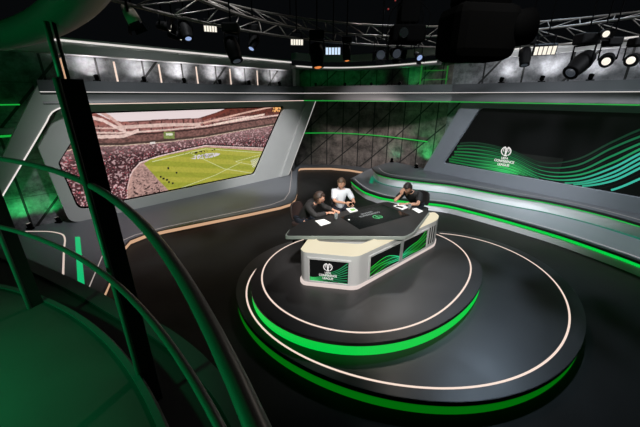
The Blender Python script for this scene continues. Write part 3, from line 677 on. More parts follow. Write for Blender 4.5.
# ------------------------------------------------------------------ presenters' desk
desk = thing('presenters_desk', 'angular pale grey presenters desk with black table top and green screens', 'desk', (.9, 5.3, .44))
body = [(-.33, 4.70), (-.27, 4.58), (.53, 4.43), (.64, 4.45), (2.45, 6.0), (2.58, 6.25), (2.56, 6.5), (2.2, 6.2), (.3, 5.2), (-.2, 5.15)]
body = rounded(body, [.03, .05, .08, .06, .08, .08, .1, .1, .1, .1], 3)
MB().prism(body, .5, 1.06).build('body', DESKW, desk, .008)
MB().prism([(p[0] + (p[0] - 1.0) * .018, p[1] + (p[1] - 5.4) * .03) for p in body], .44, .5).build('plinth_light', LEDPLINTH, desk)
cx = [(1.0 + (p[0] - 1.0) * .8, 5.5 + (p[1] - 5.5) * .72) for p in body]
MB().loft([[(*p, 1.062) for p in body], [(1.0 + (p[0] - 1.0) * .985, 5.5 + (p[1] - 5.5) * .985, 1.07) for p in body], [(*p, 1.14) for p in cx]]).build('cream_light', LEDCREAM, desk)
top = [(-.62, 4.94), (-.58, 5.18), (-.37, 5.56), (.31, 6.05), (.79, 6.36), (1.45, 6.77), (1.59, 6.79), (1.84, 6.56), (2.28, 6.26), (2.34, 6.17), (1.69, 5.09), (1.5, 4.92)]
top = rounded(top, [.06, .05, .1, .1, .1, .05, .05, .1, .05, .05, .08, .06], 3)
MB().prism(top, 1.125, 1.19).build('table_edge', TABLEEDGE, desk, .01)
MB().prism([(1.0 + (p[0] - 1.0) * .985, 5.8 + (p[1] - 5.8) * .985) for p in top], 1.19, 1.2).build('table_top', TABLETOP, desk)
# front screen
A = Vector((-.27, 4.58)); B = Vector((.53, 4.43)); U = (B - A).normalized(); Nn = Vector((U.y, -U.x))
def ff(d0): return lambda p, d: Vector((*(A + U * p[0] + Nn * (d0 + d)), p[1]))
MB().slab([[(.06, .51), (.79, .51), (.79, .985), (.06, .985)], [(.10, .54), (.75, .54), (.75, .95), (.10, .95)]], ff(-.01), .03).build('screen_frame', DESKW, desk, .005)
fs_ = MB().slab([[(.1, .54), (.75, .54), (.75, .95), (.1, .95)]], ff(-.005), .012).build('front_screen', SCREENBLACK, desk)
curves = []
for k in range(9):
    curves.append(([(.11, .60 - k * .012), (.25, .62 - k * .018), (.42, .65 - k * .03 + .06), (.58, .76 - k * .035 + .03), (.74, .93 - k * .055)], lambda t, p: .009 + .006 * t, lambda t, p, k=k: mixc(mixc(gA, gB, 1 - t * 1.6), gC, t)))
class _P:  # small adaptor so parts of the desk can carry wave patterns
    pass
wave_part(curves, lambda p, d: ff(.0085)(p, 0), 'front_waves', desk, lambda p: .1 < p[0] < .75 and .545 < p[1] < .945, 'desk_wave_glow', .95)
MB().slab([[(.1, .545), (.34, .545), (.1, .62)]], ff(.0075), .0005).build('front_glow', led('front_glow_green', (.02, .45, .1), .5), desk)
mb = MB(); logo(mb, lambda p, d: ff(.0095)(p, d * .3), .41, .825, .15); mb.build('front_logo', WHITELOGO, desk)
# long side with two screens, a bright divider and upright slots
A2 = Vector((.64, 4.45)); B2 = Vector((2.45, 6.0)); U2 = (B2 - A2).normalized(); N2 = Vector((U2.y, -U2.x))
def sf(d0): return lambda p, d: Vector((*(A2 + U2 * p[0] + N2 * (d0 + d)), p[1]))
MB().slab([[(.24, .51), (2.08, .51), (2.08, .98), (.24, .98)], [(.28, .55), (2.04, .55), (2.04, .94), (.28, .94)]], sf(-.01), .025).build('side_frame', DESKW, desk, .005)
for nm, a, b in (('side_screen', .28, 1.12), ('side_screen', 1.2, 2.04)):
    MB().slab([[(a, .55), (b, .55), (b, .94), (a, .94)]], sf(-.005), .012).build(nm, SCREENBLACK, desk)
MB().slab([[(1.12, .55), (1.2, .55), (1.2, .98), (1.12, .98)]], sf(-.005), .03).build('divider', mat('divider_alloy', (.5, .5, .5), .3, .5), desk)
curves = []
gE = tuple(lin((34, 215, 60))); gF = tuple(lin((10, 105, 28))); gT = tuple(lin((50, 225, 170)))
SWA = ([(.2, .50), (.5, .55), (.8, .585), (1.14, .585)], [(.2, .70), (.42, .77), (.62, .80), (.85, .77), (1.14, .66)])
SWB = ([(1.18, .575), (1.45, .56), (1.8, .56), (2.08, .60)], [(1.18, .66), (1.42, .74), (1.66, .77), (1.86, .86), (2.08, 1.02)])
def samp(P, x): return float(np.interp(x, [q[0] for q in P], [q[1] for q in P]))
for side, (lo_, hi_) in enumerate((SWA, SWB)):
    for k in range(8):
        f = k / 7; xs = np.linspace(lo_[0][0], lo_[-1][0], 6)
        pts = [(x, samp(lo_, x) * (1 - f) + samp(hi_, x) * f + .012 * math.sin(x * 9 + k)) for x in xs]
        cf = (lambda t, p, k=k: mixc(gE if k % 2 else gF, gT if k % 2 else gC, t * 1.5 - .6)) if side == 0 else (lambda t, p, k=k: mixc(gT if k % 2 else gC, gE if k % 2 else gF, t * 2.2))
        curves.append((pts, (lambda t, p, k=k: .013 if k % 2 else .007), cf))
wave_part(curves, lambda p, d: sf(.0085)(p, 0), 'side_waves', desk, lambda p: (.28 < p[0] < 1.12 or 1.2 < p[0] < 2.04) and .555 < p[1] < .935, 'desk_wave_glow', .95)
for k in range(3):
    a = 2.13 + k * .085; MB().slab([[(a, .58), (a + .035, .58), (a + .035, .96), (a, .96)]], sf(-.01), .012).build('slot', BLACK, desk)
# table touchscreen with logo facing the presenters
tq = [(.413, 5.803), (1.407, 6.571), (1.844, 5.92), (.724, 5.206)]
MB().prism(tq, 1.2, 1.206).build('touchscreen', TOUCH, desk)
tc = Vector((1.11, 5.86)); tu = Vector((-.84, -.54)).normalized(); tv = Vector((.54, -.84)).normalized()
def tf(p, d): q = tc + tu * p[0] + tv * p[1]; return Vector((q.x, q.y, 1.2075 + d * .2))
mb = MB(); emblem(mb, tf, -.02, .06, .2); mb.build('touchscreen_emblem', GREENLOGO, desk)
mb = MB(); put_text(mb, 'CONFERENCE', .085, tf, .02, -.13); put_text(mb, 'LEAGUE', .085, tf, .02, -.22); mb.build('touchscreen_lettering', led('touch_text', (.8, .85, .85), .32), desk)

# things on the table
def sheet(name, quad, label, cat, m=PAPER, z=1.2, th=.004, group=None):
    return tag(MB().prism(quad, z, z + th).build(name, m), label, cat, group)
sheet('paper_sheet', [(-.098, 5.612), (.079, 5.717), (.212, 5.51), (.019, 5.364)], 'white paper sheet in front of the man in the dark jacket', 'paper', group='papers on the desk')
o = sheet('cue_cards', [(.562, 6.296), (.742, 6.359), (.807, 6.172), (.627, 6.052)], 'white and green cue cards in front of the man in the white shirt', 'cards', z=1.203, th=.01)
MB().prism([(.63, 6.26), (.73, 6.29), (.77, 6.19), (.67, 6.13)], 1.213, 1.2135).build('green_print', mat('print_green', (.2, .5, .12), .6), o)
sheet('paper_sheet', [(1.62, 6.48), (1.795, 6.63), (1.95, 6.40), (1.76, 6.23)], 'white paper under the dark phone by the man in black', 'paper', group='papers on the desk')
sheet('paper_sheet', [(1.985, 6.29), (2.10, 6.36), (2.19, 6.16), (2.06, 6.04)], 'white paper sheet near the far end of the desk', 'paper', group='papers on the desk')
ph = thing('mobile_phone', 'dark phone lying on the white paper near the man in black', 'phone', (1.75, 6.42, 1.204), world=False, rz=-.7)
MB().box((0, 0, .005), (.16, .075, .009)).build('case', mat('phone_case', (.05, .03, .02), .4), ph, .003)
MB().box((0, 0, .0102), (.145, .066, .001)).build('display', TOUCH, ph)
def tumbler(loc, label):
    t = thing('drinking_glass', label, 'glass', loc, 'drinking glasses on the desk', world=False)
    g = bpy.data.materials.get('clear_glass')
    if not g:
        g = mat('clear_glass', (.9, .95, .95), .03); g.node_tree.nodes['Principled BSDF'].inputs['Transmission Weight'].default_value = .85
    MB().lathe([(.028, 0), (.034, .004), (.038, .11), (.035, .11), (.031, .012), (.001, .012)], 18).build('glass_body', g, t)
    MB().lathe([(.0305, .0125), (.0325, .06), (.001, .0605)], 18).build('water', mat('water_clear', (.75, .8, .8), .05), t); return t
tumbler((.318, 5.72, 1.2), 'water glass by the hand of the man in the dark jacket')
tumbler((1.93, 6.30, 1.2), 'water glass between the papers near the man in black')
tag(MB().lathe([(.018, 0), (.02, .008), (.001, .012)], 12, None, (.57, 5.66, 1.206)).build('touch_puck', PAPER), 'small white puck on the corner of the table touchscreen', 'puck')

# ------------------------------------------------------------------ chairs
CHB = mat('chair_black', (.018, .016, .016), .5); CHR = mat('chair_red_brown', (.035, .02, .018), .55)
def chair(loc, face, label, m):
    t = thing('office_chair', label, 'chair', loc, 'presenters chairs', world=False, rz=math.atan2(face[1], face[0]))
    mb = MB(); mb.lathe([(.03, .06), (.03, .40)], 12); mb.build('column', METALD, t)
    for k in range(5):
        a = 2 * math.pi * k / 5 + .3; l = MB().bar((0, 0, .075), (.27 * math.cos(a), .27 * math.sin(a), .055), .045, .03).build('leg', METALD, t)
        l2 = MB().ell((.27 * math.cos(a), .27 * math.sin(a), .028), (.028, .028, .028), nu=10, nv=6).build('caster', BLACK, l)
    MB().prism(rounded([(-.22, -.23), (.24, -.22), (.24, .22), (-.22, .23)], .08, 4), .40, .47).build('seat', m, t, .02)
    bk = MB(); P = []
    for i in range(7):
        h = .0 + i / 6; y = [.18, .2, .2, .2, .19, .18, .13][i]
        P.append([(-.23 - .05 * h + (-.03 * abs(math.sin(0))) + .05 * (abs(s) ** 2), s * y, .52 + .33 * h) for s in (-1, -.6, -.2, .2, .6, 1)] + [(-.28 - .05 * h + .05 * (abs(s) ** 2), s * y, .52 + .33 * h) for s in (1, .6, .2, -.2, -.6, -1)])
    bk.loft(P, caps=False, smooth=True)
    for row in (P[0], P[-1]):
        o = len(bk.v); bk._add(row, [tuple(range(len(row)))])
    bk.build('backrest', m, t)
    MB().bar((-.15, 0, .42), (-.27, 0, .60), .06, .02).build('back_bracket', METALD, t)
    return t

# ------------------------------------------------------------------ people
def skin_mesh(verts, edges, radii, root=0, sub=2):
    me = bpy.data.meshes.new('tmp'); me.from_pydata([tuple(v) for v in verts], edges, [])
    o = bpy.data.objects.new('tmp', me); COL.objects.link(o)
    bm = bmesh.new(); bm.from_mesh(me); ly = bm.verts.layers.skin.verify(); bm.verts.ensure_lookup_table()
    for i, v in enumerate(bm.verts):
        r = radii[i]; v[ly].radius = r if isinstance(r, tuple) else (r, r); v[ly].use_root = (i == root)
    bm.to_mesh(me); bm.free()
    m = o.modifiers.new('skin', 'SKIN'); m.use_smooth_shade = True
    s = o.modifiers.new('sub', 'SUBSURF'); s.levels = sub; s.render_levels = sub
    dg = bpy.context.evaluated_depsgraph_get(); dg.update(); em = bpy.data.meshes.new_from_object(o.evaluated_get(dg))
    V = [v.co.copy() for v in em.vertices]; F = [tuple(p.vertices) for p in em.polygons]
    bpy.data.objects.remove(o); bpy.data.meshes.remove(em); bpy.data.meshes.remove(me); return V, F
def frame_of(fwd, up=(0, 0, 1)):
    f = Vector(fwd).normalized(); u = Vector(up); r = f.cross(u).normalized(); u = r.cross(f).normalized()
    return Matrix((r, f, u)).transposed()      # local x right, y forward, z up
def head_verts(M, c, k=1., shell=0., nu=28, nv=20):
    vs = []
    for j in range(nv + 1):
        t = math.pi * j / nv; z = math.cos(t); s = math.sin(t)
        for i in range(nu):
            a = 2 * math.pi * i / nu; cx = math.cos(a); sy = math.sin(a)      # sy > 0 is the face side
            rx = .076; ry = .098; rz = .118
            x = rx * s * cx; y = ry * s * sy; zz = rz * z
            if z < 0: x *= 1 + .26 * z; y *= 1 + (.10 if sy > 0 else .3) * z
            if shell == 0 and sy > .3:
                g = lambda a0, z0, wa, wz: math.exp(-((a - math.pi / 2 - a0) / wa) ** 2 - ((z - z0) / wz) ** 2)
                y += .024 * g(0, -.16, .17, .16) + .008 * g(0, .10, .14, .2) + .006 * g(.0, .30, .6, .12)
                y -= .010 * (g(.38, .06, .2, .13) + g(-.38, .06, .2, .13))
                y += .007 * g(0, -.50, .3, .06) + .008 * g(0, -.80, .3, .1) - .004 * g(0, -.62, .3, .05)
            v = Vector((x, y, zz))
            if shell: v += Vector((s * cx, s * sy, z)) * shell
            vs.append(M @ (v * k) + Vector(c))
    fs = [(j * nu + i, (j + 1) * nu + i, (j + 1) * nu + (i + 1) % nu, j * nu + (i + 1) % nu) for j in range(nv) for i in range(nu)]
    return vs, fs, nu, nv
def hand(mb, wrist, dirv, palmn, side, curl=.5, spread=.12):
    """palm and five separate bent fingers; dirv along the hand, palmn the way the palm faces, side +1/-1 puts the thumb"""
    d = Vector(dirv).normalized(); n = Vector(palmn); n = (n - d * n.dot(d)).normalized(); x = d.cross(n).normalized() * side
    w = Vector(wrist); M = Matrix((x, n, d)).transposed()
    mb.ell(w + d * .045, (.041, .017, .056), M, 12, 8)
    for k, (off, L) in enumerate(((.03, .070), (.010, .079), (-.010, .073), (-.029, .058))):
        p = w + d * .078 + x * off; q = [p - d * .03]; ang = 0.; dirk = (d + x * off * spread / .03)
        q.append(p)
        for seg in (.45, .32, .23):
            ang += curl * (.9 if seg < .4 else .7); v = (dirk * math.cos(ang) + n * math.sin(ang)).normalized(); q.append(q[-1] + v * L * seg)
        mb.tube(q, [.0095, .0095, .0088, .008, .006], 8)
    p = w + d * .025 + x * .032; v1 = (x * .75 + d * .65 + n * .25).normalized(); v2 = (x * .25 + d * .9 + n * .4).normalized()
    mb.tube([p - x * .012, p, p + v1 * .032, p + v1 * .032 + v2 * .028, p + v1 * .032 + v2 * .05], [.012, .0125, .011, .0095, .007], 8)
def person(label, J, look, hair_col, shirt, trouser, hands, sleeves, collar=True, hair_fn=None, hair_len=0., up=(0, 0, 1)):
    base = Vector((J['pelvis'][0], J['pelvis'][1], .44))
    t = thing('person', label, 'person', base)
    V = {k: Vector(v) for k, v in J.items()}
    V['clav'] = V['chest'].lerp(V['neck'], .5)
    order = ['pelvis', 'waist', 'chest', 'clav', 'neck', 'skull', 'shL', 'elL', 'wrL', 'shR', 'elR', 'wrR', 'hipL', 'knL', 'anL', 'toL', 'hipR', 'knR', 'anR', 'toR']
    ed = [('pelvis', 'waist'), ('waist', 'chest'), ('chest', 'clav'), ('clav', 'neck'), ('neck', 'skull'), ('clav', 'shL'), ('shL', 'elL'), ('elL', 'wrL'), ('clav', 'shR'), ('shR', 'elR'), ('elR', 'wrR'), ('pelvis', 'hipL'), ('hipL', 'knL'), ('knL', 'anL'), ('anL', 'toL'), ('pelvis', 'hipR'), ('hipR', 'knR'), ('knR', 'anR'), ('anR', 'toR')]
    rad = dict(pelvis=(.14, .11), waist=(.135, .10), chest=(.15, .11), clav=(.1, .085), neck=.056, skull=.052, shL=.062, shR=.062, elL=.04, elR=.04, wrL=.026, wrR=.026, hipL=.082, hipR=.082, knL=.056, knR=.056, anL=.038, anR=.038, toL=.034, toR=.034)
    def sk(names, grow=0., rr=None):
        ix = {n: i for i, n in enumerate(names)}
        e = [(ix[a], ix[b]) for a, b in ed if a in ix and b in ix]
        r = []
        for n in names:
            q = (rr or {}).get(n, rad.get(n, .05)); r.append(tuple(v + grow for v in q) if isinstance(q, tuple) else q + grow)
        return skin_mesh([V[n] for n in names], e, r)
    mb = MB(); v, f = sk(order); mb._add(v, f, True)
    HK = 1.12; M = frame_of(look, up); hc = V['head']; hv, hf, nu, nv = head_verts(M, hc, HK); mb._add(hv, hf, True)
    for s in (-1, 1):
        mb.ell(hc + M @ (HK * Vector((s * .075, -.008, -.005))), (.011, .024, .034), M, 10, 8)
        mb.cur = 1; mb.ell(hc + M @ (HK * Vector((s * .031, .078, .012))), (.0135, .011, .0095), M, 10, 8)
        mb.cur = 2; mb.ell(hc + M @ (HK * Vector((s * .031, .0865, .012))), (.0062, .004, .0062), M, 8, 6)
        mb.cur = 3; mb.ell(hc + M @ (HK * Vector((s * .032, .091, .034))), (.019, .005, .0045), M, 8, 6); mb.cur = 0
    mb.cur = 4; mb.ell(hc + M @ (HK * Vector((0, .089, -.062))), (.024, .008, .0075), M, 10, 6); mb.cur = 0
    for (w, d, n, s, c) in hands: hand(mb, w, d, n, s, c)
    HAIR = mat('hair_' + hair_col[0], hair_col[1], .55)
    mb.build('body', [SKIN, EYEW, EYED, HAIR, SKINL], t)
    # hair: cap over the skull above the hairline
    sv, sf_, nu, nv = head_verts(M, hc, HK, .012); mh = MB(); sel = []
    iv = [M.transposed() @ (p - hc) for p in sv]
    for q in sf_:
        ctr = sum((iv[i] for i in q), Vector()) / 4
        ctr = ctr / HK; line = .055 + hair_len if ctr.y > .055 else (-.0 if ctr.y > -.01 else -.085)
        if ctr.y > .0 and ctr.y <= .055: line = .0 + (ctr.y / .055) * .055
        if ctr.z > line: sel.append(q)
    jit = [p + (M @ Vector((random.uniform(-1, 1), random.uniform(-1, 1), random.uniform(-.3, 1)))) * .005 for p in sv]
    mh._add(jit, sel, True)
    for k in range(46):   # locks
        a = random.uniform(0, 2 * math.pi); tt = random.uniform(.1, 1.15)
        n = Vector((math.sin(tt) * math.cos(a), math.sin(tt) * math.sin(a), math.cos(tt)))
        if n.y > .55 and n.z < .55: continue
        p = Vector((n.x * .087, n.y * .108, n.z * .128)) * HK; tg = Vector((n.z * .2, .9, -.3)) if n.y > 0 else Vector((n.x * .3, -.6, -.8))
        tg = (tg - n * tg.dot(n)).normalized()
        mh.tube([hc + M @ (p - tg * .03 - n * .008), hc + M @ p, hc + M @ (p + tg * .03 - n * .008)], [.004, .009, .003], 6)
    mh.build('hair', HAIR, t)
    # shirt
    names = ['waist', 'pelvis', 'chest', 'neck0', 'shL', 'slL', 'shR', 'slR']
    V['neck0'] = V['chest'].lerp(V['neck'], .84); V['waist'] = V['waist']
    def lim(a, b, c, s):       # end of the sleeve: s in 0..1 upper arm, 1..2 forearm
        return a.lerp(b, s) if s <= 1 else b.lerp(c, s - 1)
    SL = ['pelvis', 'waist', 'chest', 'clav', 'neck0', 'shL', 'slL', 'shR', 'slR']; ed2 = [('pelvis', 'waist'), ('waist', 'chest'), ('chest', 'clav'), ('clav', 'neck0'), ('clav', 'shL'), ('clav', 'shR')]
    rr = {**rad, 'neck0': .058}
    for sd in 'LR':
        s = sleeves[sd]
        if s > 1: SL.append('el' + sd); ed2 += [('sh' + sd, 'el' + sd), ('el' + sd, 'sl' + sd)]
        else: ed2.append(('sh' + sd, 'sl' + sd))
        V['sl' + sd] = lim(V['sh' + sd], V['el' + sd], V['wr' + sd], s); rr['sl' + sd] = .050 if s <= 1 else .036; rr['el' + sd] = .044
    ix = {n: i for i, n in enumerate(SL)}
    v, f = skin_mesh([V[n] for n in SL], [(ix[a], ix[b]) for a, b in ed2], [tuple(q + .02 for q in rr[n]) if isinstance(rr[n], tuple) else rr[n] + .02 for n in SL])
    ms = MB(); ms._add(v, f, True); so = ms.build('shirt', shirt, t)
    if collar:
        fw = Vector(look); fw.z = 0; fw.normalize(); nb = V['neck0'] + Vector((0, 0, .02)); Mc = frame_of(J.get('front', fw))
        mc = MB(); ring = []
        for rz_, rd in ((-.012, .078), (.012, .080), (.036, .072), (.030, .066), (.0, .062)):
            ring.append([nb + Mc @ Vector((rd * math.cos(a), rd * math.sin(a) * .95, rz_ - .02 * max(0, math.sin(a)))) for a in np.linspace(R(115), R(425), 20)])
        mc.loft(ring, closed=False, smooth=True); mc.build('collar', shirt, so)
    names = ['pelvis', 'hipL', 'knL', 'anL', 'hipR', 'knR', 'anR']
    v, f = sk(names, .012); mt = MB(); mt._add(v, f, True); mt.build('trousers', trouser, t)
    for sd in 'LR':
        a = V['an' + sd]; b = V['to' + sd]; d = (b - a); d.z = 0; d.normalize(); Ms = frame_of(d)
        sh_ = MB(); c0 = Vector((a.x, a.y, .44)) + d * .06
        prof = [(-.12, .033), (-.09, .042), (0, .045), (.08, .044), (.125, .028)]
        sh_.loft([[c0 + d * y + Ms.col[0] * (w_ * s) + Vector((0, 0, z)) for s, z in ((-1, .0), (1, .0), (1, .035), (.6, .065 - max(0, y) * .25), (-.6, .065 - max(0, y) * .25), (-1, .035))] for y, w_ in prof], smooth=True)
        for y, w_ in (prof[0], prof[-1]):
            sh_._add([c0 + d * y + Ms.col[0] * (w_ * s) + Vector((0, 0, z)) for s, z in ((-1, .0), (1, .0), (1, .035), (.6, .065 - max(0, y) * .25), (-.6, .065 - max(0, y) * .25), (-1, .035))], [(0, 1, 2, 3, 4, 5)])
        sh_.build('shoe', BLACK, t)
    return t
WSH = mat('shirt_white', (.62, .64, .68), .7, noise=.06, nscale=30); BSH = mat('shirt_black', (.012, .011, .011), .7, noise=.3, nscale=20); JKT = mat('jacket_charcoal', (.014, .012, .012), .75, noise=.35, nscale=40)
TRO = mat('trousers_navy', (.012, .014, .025), .8)
def legs(p, fw, w=.1):
    p = Vector(p); f = Vector((*fw, 0)).normalized(); l = Vector((-f.y, f.x, 0)); out = {}
    for s, n in ((1, 'L'), (-1, 'R')):
        out['hip' + n] = p + l * .095 * s + Vector((0, 0, -.02)); out['kn' + n] = p + l * .13 * s + f * .40 + Vector((0, 0, -.0)); k = out['kn' + n]
        out['an' + n] = Vector((k.x, k.y, .53)) + f * .02; out['to' + n] = Vector((k.x, k.y, .475)) + f * .16
    return out
# man in the white shirt, facing the desk, hands together
pw = (.47, 6.98, .97); fw = (.12, -1)
J = dict(pelvis=pw, waist=(.475, 6.98, 1.11), chest=(.48, 6.96, 1.30), neck=(.485, 6.93, 1.485), skull=(.49, 6.91, 1.57), head=(.49, 6.88, 1.605),
         shR=(.32, 6.93, 1.405), elR=(.335, 6.74, 1.22), wrR=(.58, 6.53, 1.255), shL=(.655, 6.93, 1.405), elL=(.775, 6.75, 1.22), wrL=(.755, 6.53, 1.255), front=(.12, -1, 0), **legs(pw, fw))
person('man in a white short-sleeved shirt holding a dark phone behind the desk', J, (-.42, -.88, -.16), ('brown', (.075, .042, .024)), WSH, TRO,
       [((.585, 6.525, 1.256), (.9, -.4, .05), (.35, .6, -.3), -1, .75), ((.752, 6.525, 1.256), (-.55, -.75, .12), (-.6, .5, -.4), 1, .8)], dict(L=.86, R=.86))
o = thing('mobile_phone', 'small dark phone held in the hands of the man in white', 'phone', (.70, 6.45, 1.24), world=False, rz=.5)
MB().box((0, 0, .022), (.13, .012, .065)).build('case', BLACK, o, .004)
MB().box((0, .0065, .022), (.12, .001, .056)).build('display', TOUCH, o)
# man in the dark jacket at the end of the desk, seen from behind, one arm on the table
pl_ = (-.36, 6.30, .97); fl = (.8, -.6)
J = dict(pelvis=pl_, waist=(-.33, 6.28, 1.11), chest=(-.21, 6.20, 1.30), neck=(-.09, 6.16, 1.415), skull=(-.05, 6.155, 1.465), head=(-.02, 6.15, 1.505),
         shR=(-.26, 6.0, 1.35), elR=(-.09, 5.80, 1.225), wrR=(.17, 5.97, 1.235), shL=(-.09, 6.37, 1.37), elL=(.13, 6.30, 1.23), wrL=(.30, 6.12, 1.24), front=(.8, -.6, 0), **legs(pl_, fl))
person('man in a dark jacket leaning on the desk, turned towards the white shirt', J, (.93, .05, -.28), ('dark_brown', (.035, .018, .012)), JKT, TRO,
       [((.17, 5.97, 1.233), (.93, .25, -.05), (0, .1, -1), 1, .35), ((.30, 6.12, 1.236), (.7, -.6, -.05), (0, 0, -1), -1, .35)], dict(L=1.85, R=1.82))
# man in black leaning on his hand
pr_ = (2.34, 7.12, .97); fr = (-.62, -.78)
J = dict(pelvis=pr_, waist=(2.31, 7.08, 1.10), chest=(2.20, 6.98, 1.28), neck=(2.08, 6.90, 1.42), skull=(2.04, 6.87, 1.46), head=(2.015, 6.85, 1.505),
         shR=(2.02, 7.09, 1.365), elR=(1.70, 6.70, 1.245), wrR=(1.845, 6.74, 1.385), shL=(2.31, 6.83, 1.355), elL=(2.16, 6.46, 1.245), wrL=(1.90, 6.55, 1.232), front=(-.62, -.78, 0), **legs(pr_, fr))
person('man in a black short-sleeved shirt resting his face on his hand', J, (-.62, -.66, -.52), ('near_black', (.018, .01, .008)), BSH, TRO,
       [((1.85, 6.742, 1.39), (.22, .06, .95), (.7, .5, 0), 1, .3), ((1.90, 6.55, 1.232), (-.95, .15, -.03), (0, 0, -1), -1, .4)], dict(L=.8, R=.8))
chair((.47, 7.05, .44), (.12, -1), 'black office chair behind the man in the white shirt', CHB)
chair((-.33, 6.29, .44), (.8, -.6), 'dark reddish office chair of the man in the dark jacket', CHR)
chair((2.38, 7.16, .44), (-.62, -.78), 'black office chair behind the man in the black shirt', CHB)

# ------------------------------------------------------------------ curved lighting truss
def arc(c, r, a0, a1, n, z): return [Vector((c[0] + r * math.cos(a), c[1] + r * math.sin(a), z)) for a in np.linspace(R(a0), R(a1), n)]
tr = thing('lighting_truss', 'curved aluminium lighting truss hanging above the whole set', 'truss', (3, 10, 5.0))
n = 61
C1 = arc((3.435, 2.273), 6.495, 172, 12, n, 4.625); C2 = arc((2.295, 4.53), 4.29, 190, -20, n, 4.873); C3 = arc((2.7, 3.113), 5.813, 178, 2, n, 5.105)
for P in (C1, C2, C3): MB().tube(P, .022, 8).build('chord', TRUSS, tr)
mb = MB()
for i in range(0, n - 1):
    a, b = (C1, C2) if i % 2 == 0 else (C2, C1)
    mb.tube([a[i], b[i + 1]], .0095, 6)
    a, b = (C2, C3) if i % 2 == 0 else (C3, C2)
    mb.tube([a[i], b[i + 1]], .0095, 6)
mb.build('lattice', TRUSS, tr)
for i in (4, 18, 32, 46, 57): MB().tube([C3[i], (C3[i].x, C3[i].y, 9.0)], .012, 6).build('hoist_chain', METALD, tr)

# ------------------------------------------------------------------ lamps hanging from the grid
def hung(name, loc, label, aim, kind, group, s=1., face=None, hang=5.0, cat='stage light'):
    """lamp whose head centre is at loc; a pipe reaches up to the truss or ceiling"""
    t = thing(name, label, cat, loc, group, world=False)
    a = Vector(aim).normalized(); M = a.to_track_quat('Z', 'Y').to_matrix(); face = face or led('lens_dim', (.6, .7, .9), .05)
    top = .30 * s
    MB().tube([(0, 0, top), (0, 0, max(top + .1, hang - loc[2]))], .012, 8).build('hanging_pipe', METALD, t)
    y = MB(); sx = M @ Vector((1, 0, 0)); sx.z = 0; sx = sx.normalized() if sx.length > .1 else Vector((1, 0, 0))
    y.tube([sx * .17 * s, sx * .18 * s + Vector((0, 0, top)), -sx * .18 * s + Vector((0, 0, top)), -sx * .17 * s], .02 * s, 6); y.build('yoke', METALD, t)
    if kind == 'moving':
        MB().box((0, 0, top + .1 * s), (.34 * s, .26 * s, .18 * s)).build('base', METALD, t, .03 * s)
        MB().lathe([(.06 * s, -.26 * s), (.13 * s, -.22 * s), (.16 * s, -.05 * s), (.15 * s, .1 * s), (.13 * s, .22 * s), (.14 * s, .26 * s), (.12 * s, .262 * s)], 20, M).build('head', METALD, t)
        MB().lathe([(.085 * s, .263 * s), (.05 * s, .28 * s), (.002, .285 * s)], 18, M).build('lens', face, t)
    elif kind in ('par', 'beige'):
        cm = METALD if kind == 'par' else mat('can_beige', (.42, .37, .3), .5)
        MB().lathe([(.03 * s, -.2 * s), (.09 * s, -.16 * s), (.12 * s, .0), (.13 * s, .18 * s), (.118 * s, .18 * s)], 18, M).build('can', cm, t)
        MB().lathe([(.11 * s, .182 * s), (.06 * s, .19 * s), (.002, .193 * s)], 18, M).build('lens', face, t)
        for k in range(4):
            aa = k * math.pi / 2; q = Matrix.Rotation(aa, 3, 'Z'); mb = MB()
            mb._add([M @ (q @ Vector(p)) for p in ((.13 * s, -.1 * s, .18 * s), (.13 * s, .1 * s, .18 * s), (.2 * s, .12 * s, .32 * s), (.2 * s, -.12 * s, .32 * s), (.135 * s, -.1 * s, .175 * s), (.135 * s, .1 * s, .175 * s), (.205 * s, .12 * s, .318 * s), (.205 * s, -.12 * s, .318 * s))],
                    [(0, 1, 2, 3), (7, 6, 5, 4), (0, 4, 5, 1), (1, 5, 6, 2), (2, 6, 7, 3), (3, 7, 4, 0)]); mb.build('barn_door', METALD, t)
    else:   # led panel
        MB().box((0, 0, 0), (.5 * s, .26 * s, .12 * s), M=M).build('housing', METALD, t, .015)
        for k in range(5): MB().box(M @ Vector(((-.19 + .095 * k) * s, 0, .064 * s)), (.075 * s, .2 * s, .012), M=M).build('led_cell', face, t)
    return t
LG = 'stage lights hanging from the truss'
LW = led('lens_bright', (1, .93, .8), 1.0); LB = led('lens_blue', (.45, .6, 1), .7)
CAN = MATS['dark_metal']
hung('stage_light', (-2.565, 4.875, 4.527), 'beige can lamp nearest the overhead balcony ring', (.35, .1, -.9), 'beige', LG, 0.68, None, 9.0)
hung('stage_light', (-2.640, 6.000, 4.588), 'small lamp with a bright slit beside the end of the truss', (1, -.05, -.1), 'par', LG, 0.60, LW, 9.0)
hung('stage_light', (-2.535, 6.150, 4.475), 'second small lamp with a bright slit, just below the first', (1, 0, -.1), 'par', LG, 0.60, LW, 9.0)
hung('stage_light', (-2.265, 6.000, 4.527), 'dark moving lamp beside the two bright slit lamps', (.3, -.4, -.9), 'moving', LG, 0.60, LB, 9.0)
hung('flood_light', (-1.920, 6.225, 4.595), 'bright LED flood under the steep end of the truss', (.3, -.8, -.5), 'led', LG, 0.46, LW, 9.0)
hung('stage_light', (-1.410, 5.625, 4.190), 'long black moving head overlapping the upper panels', (.35, -.3, -.95), 'moving', LG, 0.75, None, 9.0)
hung('stage_light', (-1.297, 6.900, 4.475), 'moving head with a pale blue lens beside the twin LED flood', (-.3, -.5, -.8), 'moving', LG, 0.60, LB, 9.0)
hung('flood_light', (-0.495, 7.500, 4.572), 'bright twin LED flood over the end of the stadium screen', (.1, -.8, -.5), 'led', LG, 0.56, LW, 9.0)
hung('stage_light', (-0.060, 6.750, 4.228), 'large black moving head in front of the pale column', (.1, -.2, -1), 'moving', LG, 0.86, LAMPO, 9.0)
